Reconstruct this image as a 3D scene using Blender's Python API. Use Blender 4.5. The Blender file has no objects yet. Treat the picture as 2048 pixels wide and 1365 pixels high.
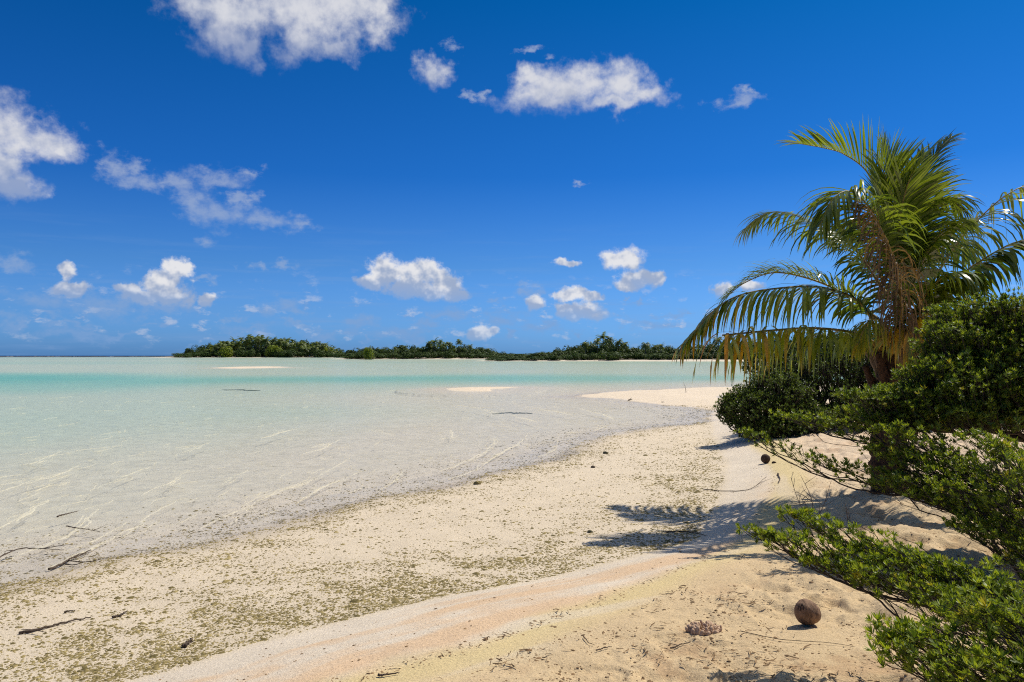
import bpy, math, random
import numpy as np
from mathutils import Vector, Matrix

random.seed(7)
RNG = np.random.default_rng(7)
S = bpy.context.scene
COL = S.collection

# ------------------------------------------------------------------ camera, sky, sun, exposure
F = 1593.0                      # focal length in pixels of the 2048 px wide photograph
CAM_Z = 2.1
PITCH = math.atan((711 - 682.5) / F)
cd = bpy.data.cameras.new('camera')
cd.sensor_width = 36.0
cd.lens = 36.0 * F / 2048.0
cd.clip_start = 0.05
cd.clip_end = 30000
cam = bpy.data.objects.new('camera', cd)
COL.objects.link(cam)
cam.location = (0, 0, CAM_Z)
cam.rotation_euler = (math.pi / 2 + PITCH, 0, 0)
S.camera = cam

SUN = Vector((0.58, 0.44, 1.0)).normalized()
SUN_EL = math.asin(SUN.z)
SUN_AZ = math.atan2(SUN.x, SUN.y)
sl = bpy.data.lights.new('sun', 'SUN')
sl.energy = 4.7
sl.angle = math.radians(0.53)
sl.color = (1.0, 0.94, 0.83)
so = bpy.data.objects.new('sun', sl)
COL.objects.link(so)
so.location = (30, 25, 60)
so.rotation_euler = (-SUN).to_track_quat('-Z', 'Y').to_euler()

S.view_settings.view_transform = 'Standard'
S.view_settings.look = 'None'
S.view_settings.exposure = 0.0
S.view_settings.gamma = 1.0
S.render.engine = 'CYCLES'
S.cycles.max_bounces = 6
S.cycles.diffuse_bounces = 3
S.cycles.glossy_bounces = 3
S.cycles.transmission_bounces = 3
S.cycles.transparent_max_bounces = 12
S.cycles.caustics_reflective = False
S.cycles.caustics_refractive = False
S.cycles.sample_clamp_indirect = 4.0
S.cycles.use_denoising = False
S.cycles.filter_width = 1.1
S.cycles.use_adaptive_sampling = True
S.cycles.adaptive_threshold = 0.015


class NT:
    """small helper round a node tree"""
    def __init__(self, tree):
        self.t = tree; self.n = tree.nodes; self.l = tree.links

    def new(self, kind, **kw):
        n = self.n.new(kind)
        for k, v in kw.items():
            setattr(n, k, v)
        return n

    def put(self, sock, v):
        if isinstance(v, bpy.types.NodeSocket):
            self.l.new(v, sock)
        else:
            sock.default_value = v

    def math(self, op, a, b=None, c=None, clamp=False):
        n = self.new('ShaderNodeMath', operation=op, use_clamp=clamp)
        self.put(n.inputs[0], a)
        if b is not None: self.put(n.inputs[1], b)
        if c is not None: self.put(n.inputs[2], c)
        return n.outputs[0]

    def vec(self, op, a, b=None, c=None, out=0):
        n = self.new('ShaderNodeVectorMath', operation=op)
        self.put(n.inputs[0], a)
        if b is not None: self.put(n.inputs[1], b)
        if c is not None: self.put(n.inputs[2], c)
        return n.outputs[out]

    def noise(self, v, scale, detail=4.0, rough=0.5, dist=0.0, out='Fac', dims='3D'):
        n = self.new('ShaderNodeTexNoise', noise_dimensions=dims)
        if v is not None: self.put(n.inputs['Vector'], v)
        n.inputs['Scale'].default_value = scale
        n.inputs['Detail'].default_value = detail
        n.inputs['Roughness'].default_value = rough
        n.inputs['Distortion'].default_value = dist
        return n.outputs[out]

    def maprange(self, v, a, b, c=0.0, d=1.0, smooth=False):
        n = self.new('ShaderNodeMapRange', interpolation_type='SMOOTHSTEP' if smooth else 'LINEAR')
        self.put(n.inputs[0], v)
        for i, x in enumerate((a, b, c, d)):
            self.put(n.inputs[1 + i], x)
        return n.outputs[0]

    def mix(self, f, a, b, blend='MIX'):
        n = self.new('ShaderNodeMix', data_type='RGBA', blend_type=blend)
        self.put(n.inputs[0], f)
        self.put(n.inputs[6], a if isinstance(a, bpy.types.NodeSocket) else (*a, 1))
        self.put(n.inputs[7], b if isinstance(b, bpy.types.NodeSocket) else (*b, 1))
        return n.outputs[2]


def px_dir(px, py):
    """direction (world, unit depth along +Y) of a pixel of the photograph"""
    u = (px - 1024) / F
    v = (682.5 - py) / F
    c, s = math.cos(PITCH), math.sin(PITCH)
    return u, c - s * v, s + c * v


def at(px, py, y):
    u, dy, dz = px_dir(px, py)
    k = y / dy
    return Vector((u * k, y, CAM_Z + dz * k))


def on(px, py, z=0.0):
    u, dy, dz = px_dir(px, py)
    k = (z - CAM_Z) / dz
    return (u * k, dy * k)


def az_el(px, py):
    u, dy, dz = px_dir(px, py)
    return math.atan2(u, dy), math.atan2(dz, math.hypot(u, dy))


# clouds: (px, py, half width, half height) measured on the photograph, kept as azimuth / elevation
PUFFY = [
    # big one at the top
    (470, 14, 100, 42), (600, 4, 135, 62), (700, 14, 84, 52), (440, 66, 52, 40), (488, 102, 34, 28), (596, 82, 46, 44), (655, 98, 56, 24), (756, 36, 32, 38),
    # long one right of the middle
    (1066, 190, 58, 32), (1130, 185, 90, 34), (1170, 155, 48, 34), (1245, 165, 46, 36), (1295, 190, 52, 24), (1055, 160, 34, 22), (1100, 205, 110, 16), (1235, 205, 90, 14), (865, 145, 32, 26),
    # left edge
    (10, 246, 58, 44), (56, 290, 70, 30), (112, 300, 44, 20), (-5, 330, 48, 50), (36, 375, 46, 22), (-60, 290, 70, 80),
    # low cumulus
    (770, 540, 42, 36), (740, 562, 34, 18), (845, 545, 48, 30), (890, 570, 46, 32), (830, 578, 80, 22), (915, 592, 30, 14),
    (1258, 520, 34, 28), (1232, 520, 34, 18), (1275, 560, 46, 22), (1310, 560, 20, 16), (1262, 570, 40, 12),
    (355, 540, 26, 26), (325, 565, 40, 26), (262, 580, 26, 12), (290, 598, 50, 18), (340, 590, 40, 22),
    (130, 540, 18, 14), (140, 575, 34, 20),
    (1140, 588, 36, 16), (1185, 597, 28, 12), (1165, 625, 52, 22), (1195, 632, 34, 14), (1070, 605, 24, 18), (1128, 612, 20, 10),
    (412, 600, 20, 13), (960, 668, 30, 16), (985, 665, 16, 12), (1445, 580, 22, 20), (1132, 525, 24, 10), 
    (1500, 570, 26, 12),
]
# the whole clouds those lobes belong to
CLOUD_BODY = [(580, 40, 230, 100), (1165, 185, 190, 60), (30, 300, 150, 115), (865, 145, 40, 32), (820, 555, 115, 52), (1262, 545, 65, 50), (315, 570, 85, 50), (130, 560, 45, 42),
              (1160, 612, 65, 45), (1072, 608, 26, 24), (412, 600, 24, 16), (965, 667, 40, 20), (1445, 580, 26, 24), (1132, 525, 28, 13), (1500, 570, 30, 14)]
WISPY = [
    (245, 330, 34, 24), (270, 355, 50, 24), (340, 372, 60, 22), (440, 360, 70, 26), (500, 355, 28, 14),
    (400, 410, 50, 36), (450, 425, 70, 32), (520, 440, 60, 26), (590, 452, 44, 20), (487, 400, 30, 20), (410, 482, 40, 18),
    (1470, 200, 46, 18), (1500, 182, 20, 10), (1150, 368, 24, 10), (945, 182, 22, 12), (905, 95, 30, 14), (1065, 105, 34, 9),
    (30, 525, 44, 16), (510, 530, 30, 9), (575, 530, 28, 11), (90, 600, 60, 26), (230, 612, 120, 22), (330, 618, 60, 16),
    (560, 618, 50, 22), (590, 630, 30, 12), (720, 645, 34, 18), (900, 630, 50, 20), (1000, 640, 60, 20), (800, 660, 60, 18), (500, 664, 60, 12), (310, 645, 26, 6), (140, 650, 60, 8), (90, 632, 40, 7), (1060, 580, 40, 14), (1290, 650, 60, 16), (1350, 625, 40, 12), (1080, 655, 50, 18), (150, 668, 60, 14), (400, 560, 30, 8), (470, 640, 30, 8), (650, 672, 50, 14), (990, 608, 20, 12), (820, 672, 20, 10), (745, 675, 20, 8), (1385, 620, 18, 7), (10, 650, 26, 18), (1262, 605, 8, 12), (1155, 668, 16, 12), (860, 655, 44, 12), (1020, 668, 30, 9), (700, 664, 30, 8), (600, 655, 36, 8), (240, 668, 50, 8),
]


def build_world():
    w = bpy.data.worlds.new('World')
    S.world = w
    w.use_nodes = True
    t = NT(w.node_tree)
    t.n.clear()
    out = t.new('ShaderNodeOutputWorld')
    bg = t.new('ShaderNodeBackground')
    bg.inputs['Strength'].default_value = 0.1
    t.l.new(bg.outputs[0], out.inputs[0])
    sky = t.new('ShaderNodeTexSky', sky_type='NISHITA')
    sky.sun_disc = False
    sky.sun_elevation = SUN_EL
    sky.sun_rotation = SUN_AZ
    sky.altitude = 0
    sky.air_density = 1.0
    sky.dust_density = 0.9
    sky.ozone_density = 2.5
    co = t.new('ShaderNodeTexCoord').outputs['Generated']
    sep = t.new('ShaderNodeSeparateXYZ'); t.l.new(co, sep.inputs[0])
    az = t.math('ARCTAN2', sep.outputs[0], sep.outputs[1])
    hor = t.math('SQRT', t.math('ADD', t.math('POWER', sep.outputs[0], 2.0), t.math('POWER', sep.outputs[1], 2.0)))
    el = t.math('ARCTAN2', sep.outputs[2], hor)
    comb = t.new('ShaderNodeCombineXYZ'); t.l.new(az, comb.inputs[0]); t.l.new(el, comb.inputs[1])
    P = comb.outputs[0]
    # polarised, deep tropical blue: the clear-air colour is graded with elevation
    ramp = t.new('ShaderNodeValToRGB')
    e = ramp.color_ramp.elements
    e[0].position = 0.0; e[0].color = SKY_TINT[0][1]
    e[1].position = 1.0; e[1].color = SKY_TINT[-1][1]
    for p, c in SKY_TINT[1:-1]:
        k = e.new(p); k.color = c
    t.l.new(t.maprange(el, 0.0, 1.5708), ramp.inputs[0])
    base = t.mix(1.0, sky.outputs[0], ramp.outputs[0], 'MULTIPLY')

    def field(pos, blobs):
        """1 in the middle of the nearest blob, 0 on its outline"""
        cur = None
        for (px, py, rx, ry) in blobs:
            a, b = az_el(px, py)
            ia, ib = F / rx, F / ry
            q = t.vec('MULTIPLY_ADD', pos, (ia, ib, 0), (-a * ia, -b * ib, 0))
            d = t.vec('LENGTH', q, out=1)
            cur = d if cur is None else t.math('SMOOTH_MIN', cur, d, 0.35)
        return t.math('SUBTRACT', 1.0, cur)

    low = t.maprange(el, 0.10, 0.26)          # 0 for the far small clouds, 1 for the near high ones

    def detail(pos):
        a = t.noise(pos, 17.0, 7.0, 0.60)
        b = t.noise(pos, 62.0, 5.0, 0.62)
        fa = t.math('MULTIPLY', t.math('SUBTRACT', a, 0.5), t.math('MULTIPLY_ADD', low, 1.6, 0.55))
        fb = t.math('MULTIPLY', t.math('SUBTRACT', b, 0.5), t.math('MULTIPLY_ADD', low, -0.2, 1.35))
        return t.math('ADD', fa, fb)

    # warp the outline so that no ellipse shows
    wv = t.noise(P, 30.0, 4.0, 0.55, out='Color')
    wsc = t.vec('SCALE', t.vec('MULTIPLY', t.vec('SUBTRACT', wv, (0.5, 0.5, 0.5)), (0.030, 0.020, 0)))
    t.l.new(t.math('MULTIPLY_ADD', low, 1.3, 1.0), wsc.node.inputs['Scale'])
    Pw = t.vec('ADD', wsc, P)
    wv3 = t.noise(t.vec('MULTIPLY', P, (1.0, 1.5, 1.0)), 24.0, 6.0, 0.62, out='Color')
    Pw3 = t.vec('MULTIPLY_ADD', t.vec('SUBTRACT', wv3, (0.5, 0.5, 0.5)), (0.11, 0.055, 0), P)
    n1 = detail(P)
    d1 = t.math('ADD', t.math('ADD', field(Pw, PUFFY), n1), t.math('MULTIPLY_ADD', low, 0.06, 0.06))
    a1 = t.maprange(d1, t.math('MULTIPLY', low, -0.30), t.math('MULTIPLY_ADD', low, 0.62, 0.48), smooth=True)
    # height inside each cloud: sunlit crown, grey blue base
    num = None; den = None
    for (px, py, rx, ry) in CLOUD_BODY:
        a, b = az_el(px, py); ia, ib = F / rx, F / ry
        q = t.vec('MULTIPLY_ADD', Pw, (ia, ib, 0), (-a * ia, -b * ib, 0))
        wgt = t.math('MAXIMUM', t.math('MULTIPLY_ADD', t.vec('DOT_PRODUCT', q, q, out=1), -0.25, 1.0), 0.0)
        hgt = t.math('MULTIPLY', wgt, t.vec('DOT_PRODUCT', q, (0.22, 1.0, 0), out=1))
        num = hgt if num is None else t.math('ADD', num, hgt)
        den = wgt if den is None else t.math('ADD', den, wgt)
    hq = t.math('DIVIDE', num, t.math('MAXIMUM', den, 0.02))
    Po = t.vec('ADD', P, (0.003, 0.006, 0))
    bl = t.math('SUBTRACT', t.noise(P, 46.0, 3.0, 0.5), t.noise(Po, 46.0, 3.0, 0.5))
    bl2 = t.math('SUBTRACT', t.noise(P, 24.0, 2.0, 0.5), 0.5)
    lv = t.math('ADD', t.math('MULTIPLY_ADD', bl, t.math('MULTIPLY_ADD', low, -2.2, 4.4), t.math('MULTIPLY', hq, t.math('MULTIPLY_ADD', low, -0.2, 1.25))), t.math('MULTIPLY', bl2, 2.2))
    shade = t.maprange(lv, t.math('MULTIPLY_ADD', low, -0.62, -0.52), t.math('MULTIPLY_ADD', low, -0.55, 0.95), smooth=True)
    lit = t.mix(shade, t.mix(low, CLOUD_DARK, CLOUD_HIGH_DARK), t.mix(low, CLOUD_LIT, CLOUD_HIGH))
    a1 = t.math('MULTIPLY', a1, t.maprange(hq, -1.0, -0.1, 0.42, 0.97))
    a1 = t.math('MULTIPLY', a1, t.maprange(el, 0.0, 0.08, 0.60, 1.0))
    n3 = detail(P)
    d3 = t.math('ADD', field(Pw3, WISPY), n3)
    a3 = t.math('MULTIPLY', t.maprange(d3, -0.12, 1.05, smooth=True), 0.70)
    wcol = t.mix(t.maprange(el, 0.03, 0.2), CLOUD_FAR, CLOUD_WISP)
    # thin high haze streaks near the horizon
    sc = t.vec('MULTIPLY', P, (3.0, 40.0, 1.0))
    st = t.noise(sc, 2.2, 5.0, 0.6)
    sa = t.math('MULTIPLY', t.maprange(st, 0.48, 0.75, smooth=True), t.maprange(el, 0.17, 0.02, 0.0, 0.48))
    # rows of very small far cumulus just above the sea
    fc = t.noise(t.vec('MULTIPLY', P, (1.0, 1.9, 1.0)), 34.0, 6.0, 0.62)
    fa = t.math('MULTIPLY', t.maprange(fc, 0.53, 0.70, smooth=True), t.math('MULTIPLY', t.maprange(el, 0.11, 0.05), t.maprange(el, 0.004, 0.03)))
    fb = t.noise(t.vec('ADD', t.vec('MULTIPLY', P, (1.0, 1.9, 1.0)), (0.004, 0.012, 0)), 34.0, 6.0, 0.62)
    fcol = t.mix(t.maprange(t.math('SUBTRACT', fc, fb), -0.03, 0.07), (1.9, 3.2, 5.9), (5.2, 5.8, 7.2))
    c0 = t.mix(t.math('MULTIPLY', fa, 0.62), t.mix(sa, base, CLOUD_FAR), fcol)
    c1 = t.mix(a3, c0, wcol)
    c2 = t.mix(a1, c1, lit)
    # unseen broken cloud added overhead to whiten and lift the fill light
    ov = t.noise(co, 2.6, 6.0, 0.6)
    oa = t.math('MULTIPLY', t.maprange(ov, 0.44, 0.62, smooth=True), t.maprange(el, 0.62, 0.95, smooth=True))
    c3 = t.mix(oa, c2, (6.0, 6.1, 6.4))
    t.l.new(c3, bg.inputs['Color'])
    w.cycles.sampling_method = 'MANUAL'
    w.cycles.sample_map_resolution = 512


# multipliers on the clear sky by elevation (0 .. 0.6 rad) and cloud radiances (before the 0.1 strength)
SKY_TINT = [(0.0, (0.30, 0.78, 2.0, 1)), (0.035, (0.27, 0.63, 1.42, 1)), (0.07, (0.21, 0.54, 1.12, 1)), (0.14, (0.06, 0.385, 0.94, 1)), (0.27, (0.006, 0.335, 0.75, 1)), (0.37, (0.02, 0.36, 0.75, 1)), (0.6, (0.50, 0.66, 0.84, 1)), (1.0, (0.60, 0.72, 0.86, 1))]  # the unseen upper sky is paled to take blue out of the shadows
CLOUD_LIT = (8.0, 8.0, 8.2)
CLOUD_DARK = (3.4, 4.2, 5.9)
CLOUD_HIGH = (6.9, 7.0, 7.5)
CLOUD_HIGH_DARK = (4.0, 4.5, 5.9)
CLOUD_FAR = (2.1, 3.6, 6.4)
CLOUD_WISP = (3.6, 4.4, 6.2)
build_world()


# ------------------------------------------------------------------ helpers
def tag(o, label=None, cat=None, group=None, kind=None):
    if label: o['label'] = label
    if cat: o['category'] = cat
    if group: o['group'] = group
    if kind: o['kind'] = kind
    return o


def empty(name, loc, label, cat, group=None):
    o = bpy.data.objects.new(name, None)
    o.empty_display_size = 0.2
    COL.objects.link(o)
    o.location = loc
    return tag(o, label, cat, group)


def mesh(name, V, Fc, mat, parent=None, attrs=None, smooth=False):
    """V (n,3) world points, Fc list of index arrays (m,3) or (m,4); one mesh object"""
    V = np.asarray(V, dtype=np.float32)
    if not isinstance(Fc, (list, tuple)): Fc = [Fc]
    Fc = [np.asarray(f, dtype=np.int32) for f in Fc if len(f)]
    me = bpy.data.meshes.new(name)
    me.vertices.add(len(V))
    if parent is not None:
        V = V - np.array(parent_world(parent), dtype=np.float32)
    me.vertices.foreach_set('co', V.ravel())
    nl = sum(f.size for f in Fc)
    npol = sum(len(f) for f in Fc)
    me.loops.add(nl)
    me.loops.foreach_set('vertex_index', np.concatenate([f.ravel() for f in Fc]))
    me.polygons.add(npol)
    sizes = np.concatenate([np.full(len(f), f.shape[1], np.int32) for f in Fc])
    starts = np.concatenate([[0], np.cumsum(sizes)[:-1]]).astype(np.int32)
    me.polygons.foreach_set('loop_start', starts)
    if smooth:
        me.polygons.foreach_set('use_smooth', np.ones(npol, bool))
    me.update(calc_edges=True)
    for k, a in (attrs or {}).items():
        a = np.asarray(a, dtype=np.float32)
        if a.ndim == 1:
            at_ = me.attributes.new(k, 'FLOAT', 'POINT'); at_.data.foreach_set('value', a)
        else:
            if a.shape[1] == 3: a = np.concatenate([a, np.ones((len(a), 1), np.float32)], 1)
            at_ = me.attributes.new(k, 'FLOAT_COLOR', 'POINT'); at_.data.foreach_set('color', a.ravel())
    me.validate()
    if mat: me.materials.append(mat)
    o = bpy.data.objects.new(name, me)
    COL.objects.link(o)
    if parent is not None: o.parent = parent
    return o


def parent_world(p):
    v = Vector(p.location)
    while p.parent:
        p = p.parent
        v += p.location
    return v


def hash2(ix, iy, seed):
    h = (ix.astype(np.int64) * 374761393 + iy.astype(np.int64) * 668265263 + seed * 2147483647) & 0xFFFFFFFF
    h = ((h ^ (h >> 13)) * 1274126177) & 0xFFFFFFFF
    return ((h ^ (h >> 16)) & 0xFFFF) / 65535.0


def vnoise(x, y, seed=0):
    ix, iy = np.floor(x), np.floor(y)
    fx, fy = x - ix, y - iy
    fx = fx * fx * fx * (fx * (fx * 6 - 15) + 10); fy = fy * fy * fy * (fy * (fy * 6 - 15) + 10)
    a = hash2(ix, iy, seed); b = hash2(ix + 1, iy, seed); c = hash2(ix, iy + 1, seed); d = hash2(ix + 1, iy + 1, seed)
    return (a * (1 - fx) + b * fx) * (1 - fy) + (c * (1 - fx) + d * fx) * fy


def fbm(x, y, oct=4, seed=0, gain=0.5):
    s = 0; a = 1; t = 0
    for i in range(oct):
        s = s + a * vnoise(x, y, seed + i * 17); t += a
        a *= gain; x = x * 2.03 + 11.3; y = y * 2.03 - 7.7
    return s / t


def sstep(a, b, x):
    t = np.clip((x - a) / (b - a), 0, 1)
    return t * t * (3 - 2 * t)


def seg_dist(X, Y, poly, closed=False):
    d = np.full(X.shape, 1e18)
    n = len(poly)
    for i in range(n if closed else n - 1):
        ax, ay = poly[i]; bx, by = poly[(i + 1) % n]
        vx, vy = bx - ax, by - ay
        L = vx * vx + vy * vy + 1e-12
        t = np.clip(((X - ax) * vx + (Y - ay) * vy) / L, 0, 1)
        d = np.minimum(d, (X - ax - t * vx) ** 2 + (Y - ay - t * vy) ** 2)
    return np.sqrt(d)


def inside(X, Y, poly):
    c = np.zeros(X.shape, bool)
    n = len(poly)
    for i in range(n):
        ax, ay = poly[i]; bx, by = poly[(i + 1) % n]
        if ay == by: continue
        m = ((ay > Y) != (by > Y)) & (X < (bx - ax) * (Y - ay) / (by - ay) + ax)
        c ^= m
    return c


def sdist(X, Y, poly):
    d = seg_dist(X, Y, poly, True)
    return np.where(inside(X, Y, poly), d, -d)


def spline(P, n):
    """Catmull-Rom through the points, n samples spread evenly by length"""
    P = np.array([tuple(p) for p in P], float)
    Q = np.vstack([2 * P[0] - P[1], P, 2 * P[-1] - P[-2]])
    out = []
    for i in range(1, len(Q) - 2):
        t = np.linspace(0, 1, 24, endpoint=False)[:, None]
        p0, p1, p2, p3 = Q[i - 1], Q[i], Q[i + 1], Q[i + 2]
        out.append(0.5 * (2 * p1 + (p2 - p0) * t + (2 * p0 - 5 * p1 + 4 * p2 - p3) * t * t + (3 * p1 - p0 - 3 * p2 + p3) * t ** 3))
    out.append(P[-1][None])
    C = np.vstack(out)
    s = np.concatenate([[0], np.cumsum(np.linalg.norm(np.diff(C, axis=0), axis=1))])
    u = np.linspace(0, s[-1], n)
    return np.stack([np.interp(u, s, C[:, k]) for k in range(C.shape[1])], 1)


def tube(C, R, sides=8, off=0, jitter=0.0, caps=True):
    """a tube along the curve C with radii R -> verts, quads (+ end points for tips)"""
    C = np.asarray(C, float); R = np.broadcast_to(np.asarray(R, float), (len(C),))
    T = np.gradient(C, axis=0); T /= np.linalg.norm(T, axis=1)[:, None] + 1e-9
    ref = np.array([0, 0, 1.0]) if abs(T[0][2]) < 0.8 else np.array([1.0, 0, 0])
    V = []; U = np.cross(T[0], ref)
    for i in range(len(C)):
        U = U - T[i] * U.dot(T[i]); U /= np.linalg.norm(U) + 1e-9
        W = np.cross(T[i], U)
        a = np.arange(sides) / sides * 2 * np.pi
        r = R[i] * (1 + (RNG.uniform(-jitter, jitter, sides) if jitter else 0))
        V.append(C[i] + (np.cos(a) * r)[:, None] * U + (np.sin(a) * r)[:, None] * W)
    V = np.vstack(V)
    n = len(C); i = np.arange(n - 1)[:, None] * sides; j = np.arange(sides)[None]
    Q = np.stack([i + j, i + (j + 1) % sides, i + sides + (j + 1) % sides, i + sides + j], -1).reshape(-1, 4)
    tr = np.zeros((0, 3), int)
    if caps:
        V = np.vstack([V, C[0], C[-1]])
        k = np.arange(sides); e = (n - 1) * sides
        tr = np.vstack([np.stack([np.full(sides, n * sides), (k + 1) % sides, k], 1),
                        np.stack([np.full(sides, n * sides + 1), e + k, e + (k + 1) % sides], 1)])
    return V, Q + off, tr + off


class MB:
    def __init__(self): self.V = []; self.Q = []; self.T = []; self.A = []; self.n = 0

    def add(self, V, Q=None, T=None, a=0.5):
        V = np.asarray(V, float)
        if Q is not None and len(Q): self.Q.append(np.asarray(Q) + self.n)
        if T is not None and len(T): self.T.append(np.asarray(T) + self.n)
        self.V.append(V); self.n += len(V)
        self.A.append(np.broadcast_to(np.asarray(a, float), (len(V),)))

    def tube(self, C, R, sides=8, jitter=0.0, a=0.5):
        V, Q, T = tube(C, R, sides, 0, jitter)
        self.add(V, Q, T, a)

    def build(self, name, mat, parent=None, smooth=True):
        f = []
        if self.Q: f.append(np.vstack(self.Q))
        if self.T: f.append(np.vstack(self.T))
        return mesh(name, np.vstack(self.V), f, mat, parent, {'tint': np.concatenate(self.A)}, smooth)


# ------------------------------------------------------------------ materials
def new_mat(name):
    m = bpy.data.materials.new(name)
    m.use_nodes = True
    t = NT(m.node_tree)
    t.n.clear()
    out = t.new('ShaderNodeOutputMaterial')
    return m, t, out


def attr(t, name, out='Fac'):
    return t.new('ShaderNodeAttribute', attribute_name=name).outputs[out]


def principled(t, color, rough=0.8, spec=0.3, normal=None):
    b = t.new('ShaderNodeBsdfPrincipled')
    t.put(b.inputs['Base Color'], color if isinstance(color, bpy.types.NodeSocket) else (*color, 1))
    t.put(b.inputs['Roughness'], rough)
    t.put(b.inputs['Specular IOR Level'], spec)
    if normal is not None: t.l.new(normal, b.inputs['Normal'])
    return b


def bump(t, h, strength, dist):
    n = t.new('ShaderNodeBump')
    n.inputs['Strength'].default_value = strength
    n.inputs['Distance'].default_value = dist
    t.l.new(h, n.inputs['Height'])
    return n.outputs[0]


def mat_sand():
    m, t, out = new_mat('sand')
    co = t.new('ShaderNodeTexCoord').outputs['Object']
    col = attr(t, 'sand_color', 'Color')
    rough = attr(t, 'coarse')
    g1 = t.noise(co, 260.0, 3.0, 0.7)
    g2 = t.noise(co, 55.0, 4.0, 0.65)
    g3 = t.noise(co, 2.3, 4.0, 0.55)
    k = t.math('ADD', t.math('ADD', t.maprange(g1, 0.3, 0.7, -0.24, 0.24), t.maprange(g2, 0.3, 0.7, -0.15, 0.15)), t.maprange(g3, 0.3, 0.7, 0.94, 1.05))
    cc = t.vec('SCALE', col); t.l.new(k, cc.node.inputs['Scale'])
    # scattered dark grains and shell bits
    vor = t.new('ShaderNodeTexVoronoi'); vor.inputs['Scale'].default_value = 38.0
    t.l.new(co, vor.inputs['Vector'])
    spk = t.math('MULTIPLY', t.math('LESS_THAN', vor.outputs['Distance'], 0.16), t.math('GREATER_THAN', t.noise(co, 9.0, 2.0, 0.5), 0.53))
    c2 = t.mix(t.math('MULTIPLY', spk, t.maprange(rough, 0.0, 1.0, 0.15, 0.6)), cc, (0.26, 0.17, 0.09))
    b1 = bump(t, t.math('ADD', t.math('MULTIPLY', g2, 0.7), t.math('MULTIPLY', g1, 0.3)), 0.8, 0.02)
    b = principled(t, c2, attr(t, 'sand_rough'), 0.25, b1)
    t.l.new(b.outputs[0], out.inputs[0])
    return m


def mat_water():
    m, t, out = new_mat('lagoon_water')
    co = t.new('ShaderNodeTexCoord').outputs['Object']
    tint = attr(t, 'tint', 'Color')
    opaq = attr(t, 'opaque')
    crest = attr(t, 'crest')
    deep = attr(t, 'deep_color', 'Color')
    # ripples
    s1 = t.vec('MULTIPLY', co, (1.3, 0.8, 1.0))
    r1 = t.noise(s1, 5.0, 4.0, 0.6, 0.6)
    r2 = t.noise(s1, 0.9, 3.0, 0.5, 0.5)
    r3 = t.noise(s1, 22.0, 2.0, 0.5)
    h = t.math('ADD', t.math('ADD', t.math('MULTIPLY', r1, 0.5), t.math('MULTIPLY', r2, 1.5)), t.math('MULTIPLY', r3, 0.12))
    nrm = bump(t, h, 0.55, 0.06)
    # light gathered and spread by the ripples, painted into the water's transparent colour
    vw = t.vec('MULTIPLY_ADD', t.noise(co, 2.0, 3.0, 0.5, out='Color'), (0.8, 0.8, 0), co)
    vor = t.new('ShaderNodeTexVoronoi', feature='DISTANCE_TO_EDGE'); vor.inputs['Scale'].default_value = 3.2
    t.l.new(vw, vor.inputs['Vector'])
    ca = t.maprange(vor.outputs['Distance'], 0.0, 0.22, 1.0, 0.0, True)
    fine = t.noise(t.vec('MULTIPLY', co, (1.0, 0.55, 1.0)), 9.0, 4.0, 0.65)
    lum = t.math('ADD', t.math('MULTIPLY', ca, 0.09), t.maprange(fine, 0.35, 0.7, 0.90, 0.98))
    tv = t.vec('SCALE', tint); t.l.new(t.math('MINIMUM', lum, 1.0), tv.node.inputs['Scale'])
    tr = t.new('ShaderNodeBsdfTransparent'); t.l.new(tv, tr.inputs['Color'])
    body = t.new('ShaderNodeBsdfDiffuse'); t.l.new(deep, body.inputs['Color'])
    crest_light = t.new('ShaderNodeBsdfDiffuse'); crest_light.inputs['Color'].default_value = (0.93, 0.85, 0.58, 1)  # pale yellow stand-in for light gathered on crests
    gl = t.new('ShaderNodeBsdfGlossy'); gl.inputs['Roughness'].default_value = 0.07
    t.l.new(nrm, gl.inputs['Normal'])
    fr = t.new('ShaderNodeFresnel'); fr.inputs['IOR'].default_value = 1.33
    t.l.new(nrm, fr.inputs['Normal'])
    def mixs(f, a, b):
        n = t.new('ShaderNodeMixShader'); t.put(n.inputs[0], f); t.l.new(a.outputs[0], n.inputs[1]); t.l.new(b.outputs[0], n.inputs[2]); return n
    a = mixs(opaq, tr, body)
    fz = t.noise(co, 30.0, 4.0, 0.7)
    fa = t.math('MULTIPLY', crest, t.maprange(fz, 0.35, 0.65, 0.15, 1.0))
    b = mixs(t.math('MULTIPLY', fa, 0.0), a, crest_light)
    c = mixs(t.math('MULTIPLY', fr.outputs[0], 0.33), b, gl)
    t.l.new(c.outputs[0], out.inputs[0])
    return m


def mat_leaf(name, dark, light, dry=None, trans=0.45, rough=0.38, spec=0.5):
    """blade foliage; 'tint' 0..1 runs from the dark to the light colour, above 1 it goes dry"""
    m, t, out = new_mat(name)
    a = attr(t, 'tint')
    c = t.mix(t.math('MINIMUM', a, 1.0), dark, light)
    if dry:
        c = t.mix(t.maprange(a, 1.0, 2.0), c, dry)
    b = principled(t, c, rough, spec)
    tl = t.new('ShaderNodeBsdfTranslucent')
    t.l.new(t.mix(1.0, c, (1.5, 1.35, 0.5), 'MULTIPLY'), tl.inputs['Color'])
    n = t.new('ShaderNodeMixShader'); n.inputs[0].default_value = trans
    t.l.new(b.outputs[0], n.inputs[1]); t.l.new(tl.outputs[0], n.inputs[2])
    t.l.new(n.outputs[0], out.inputs[0])
    return m


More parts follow.
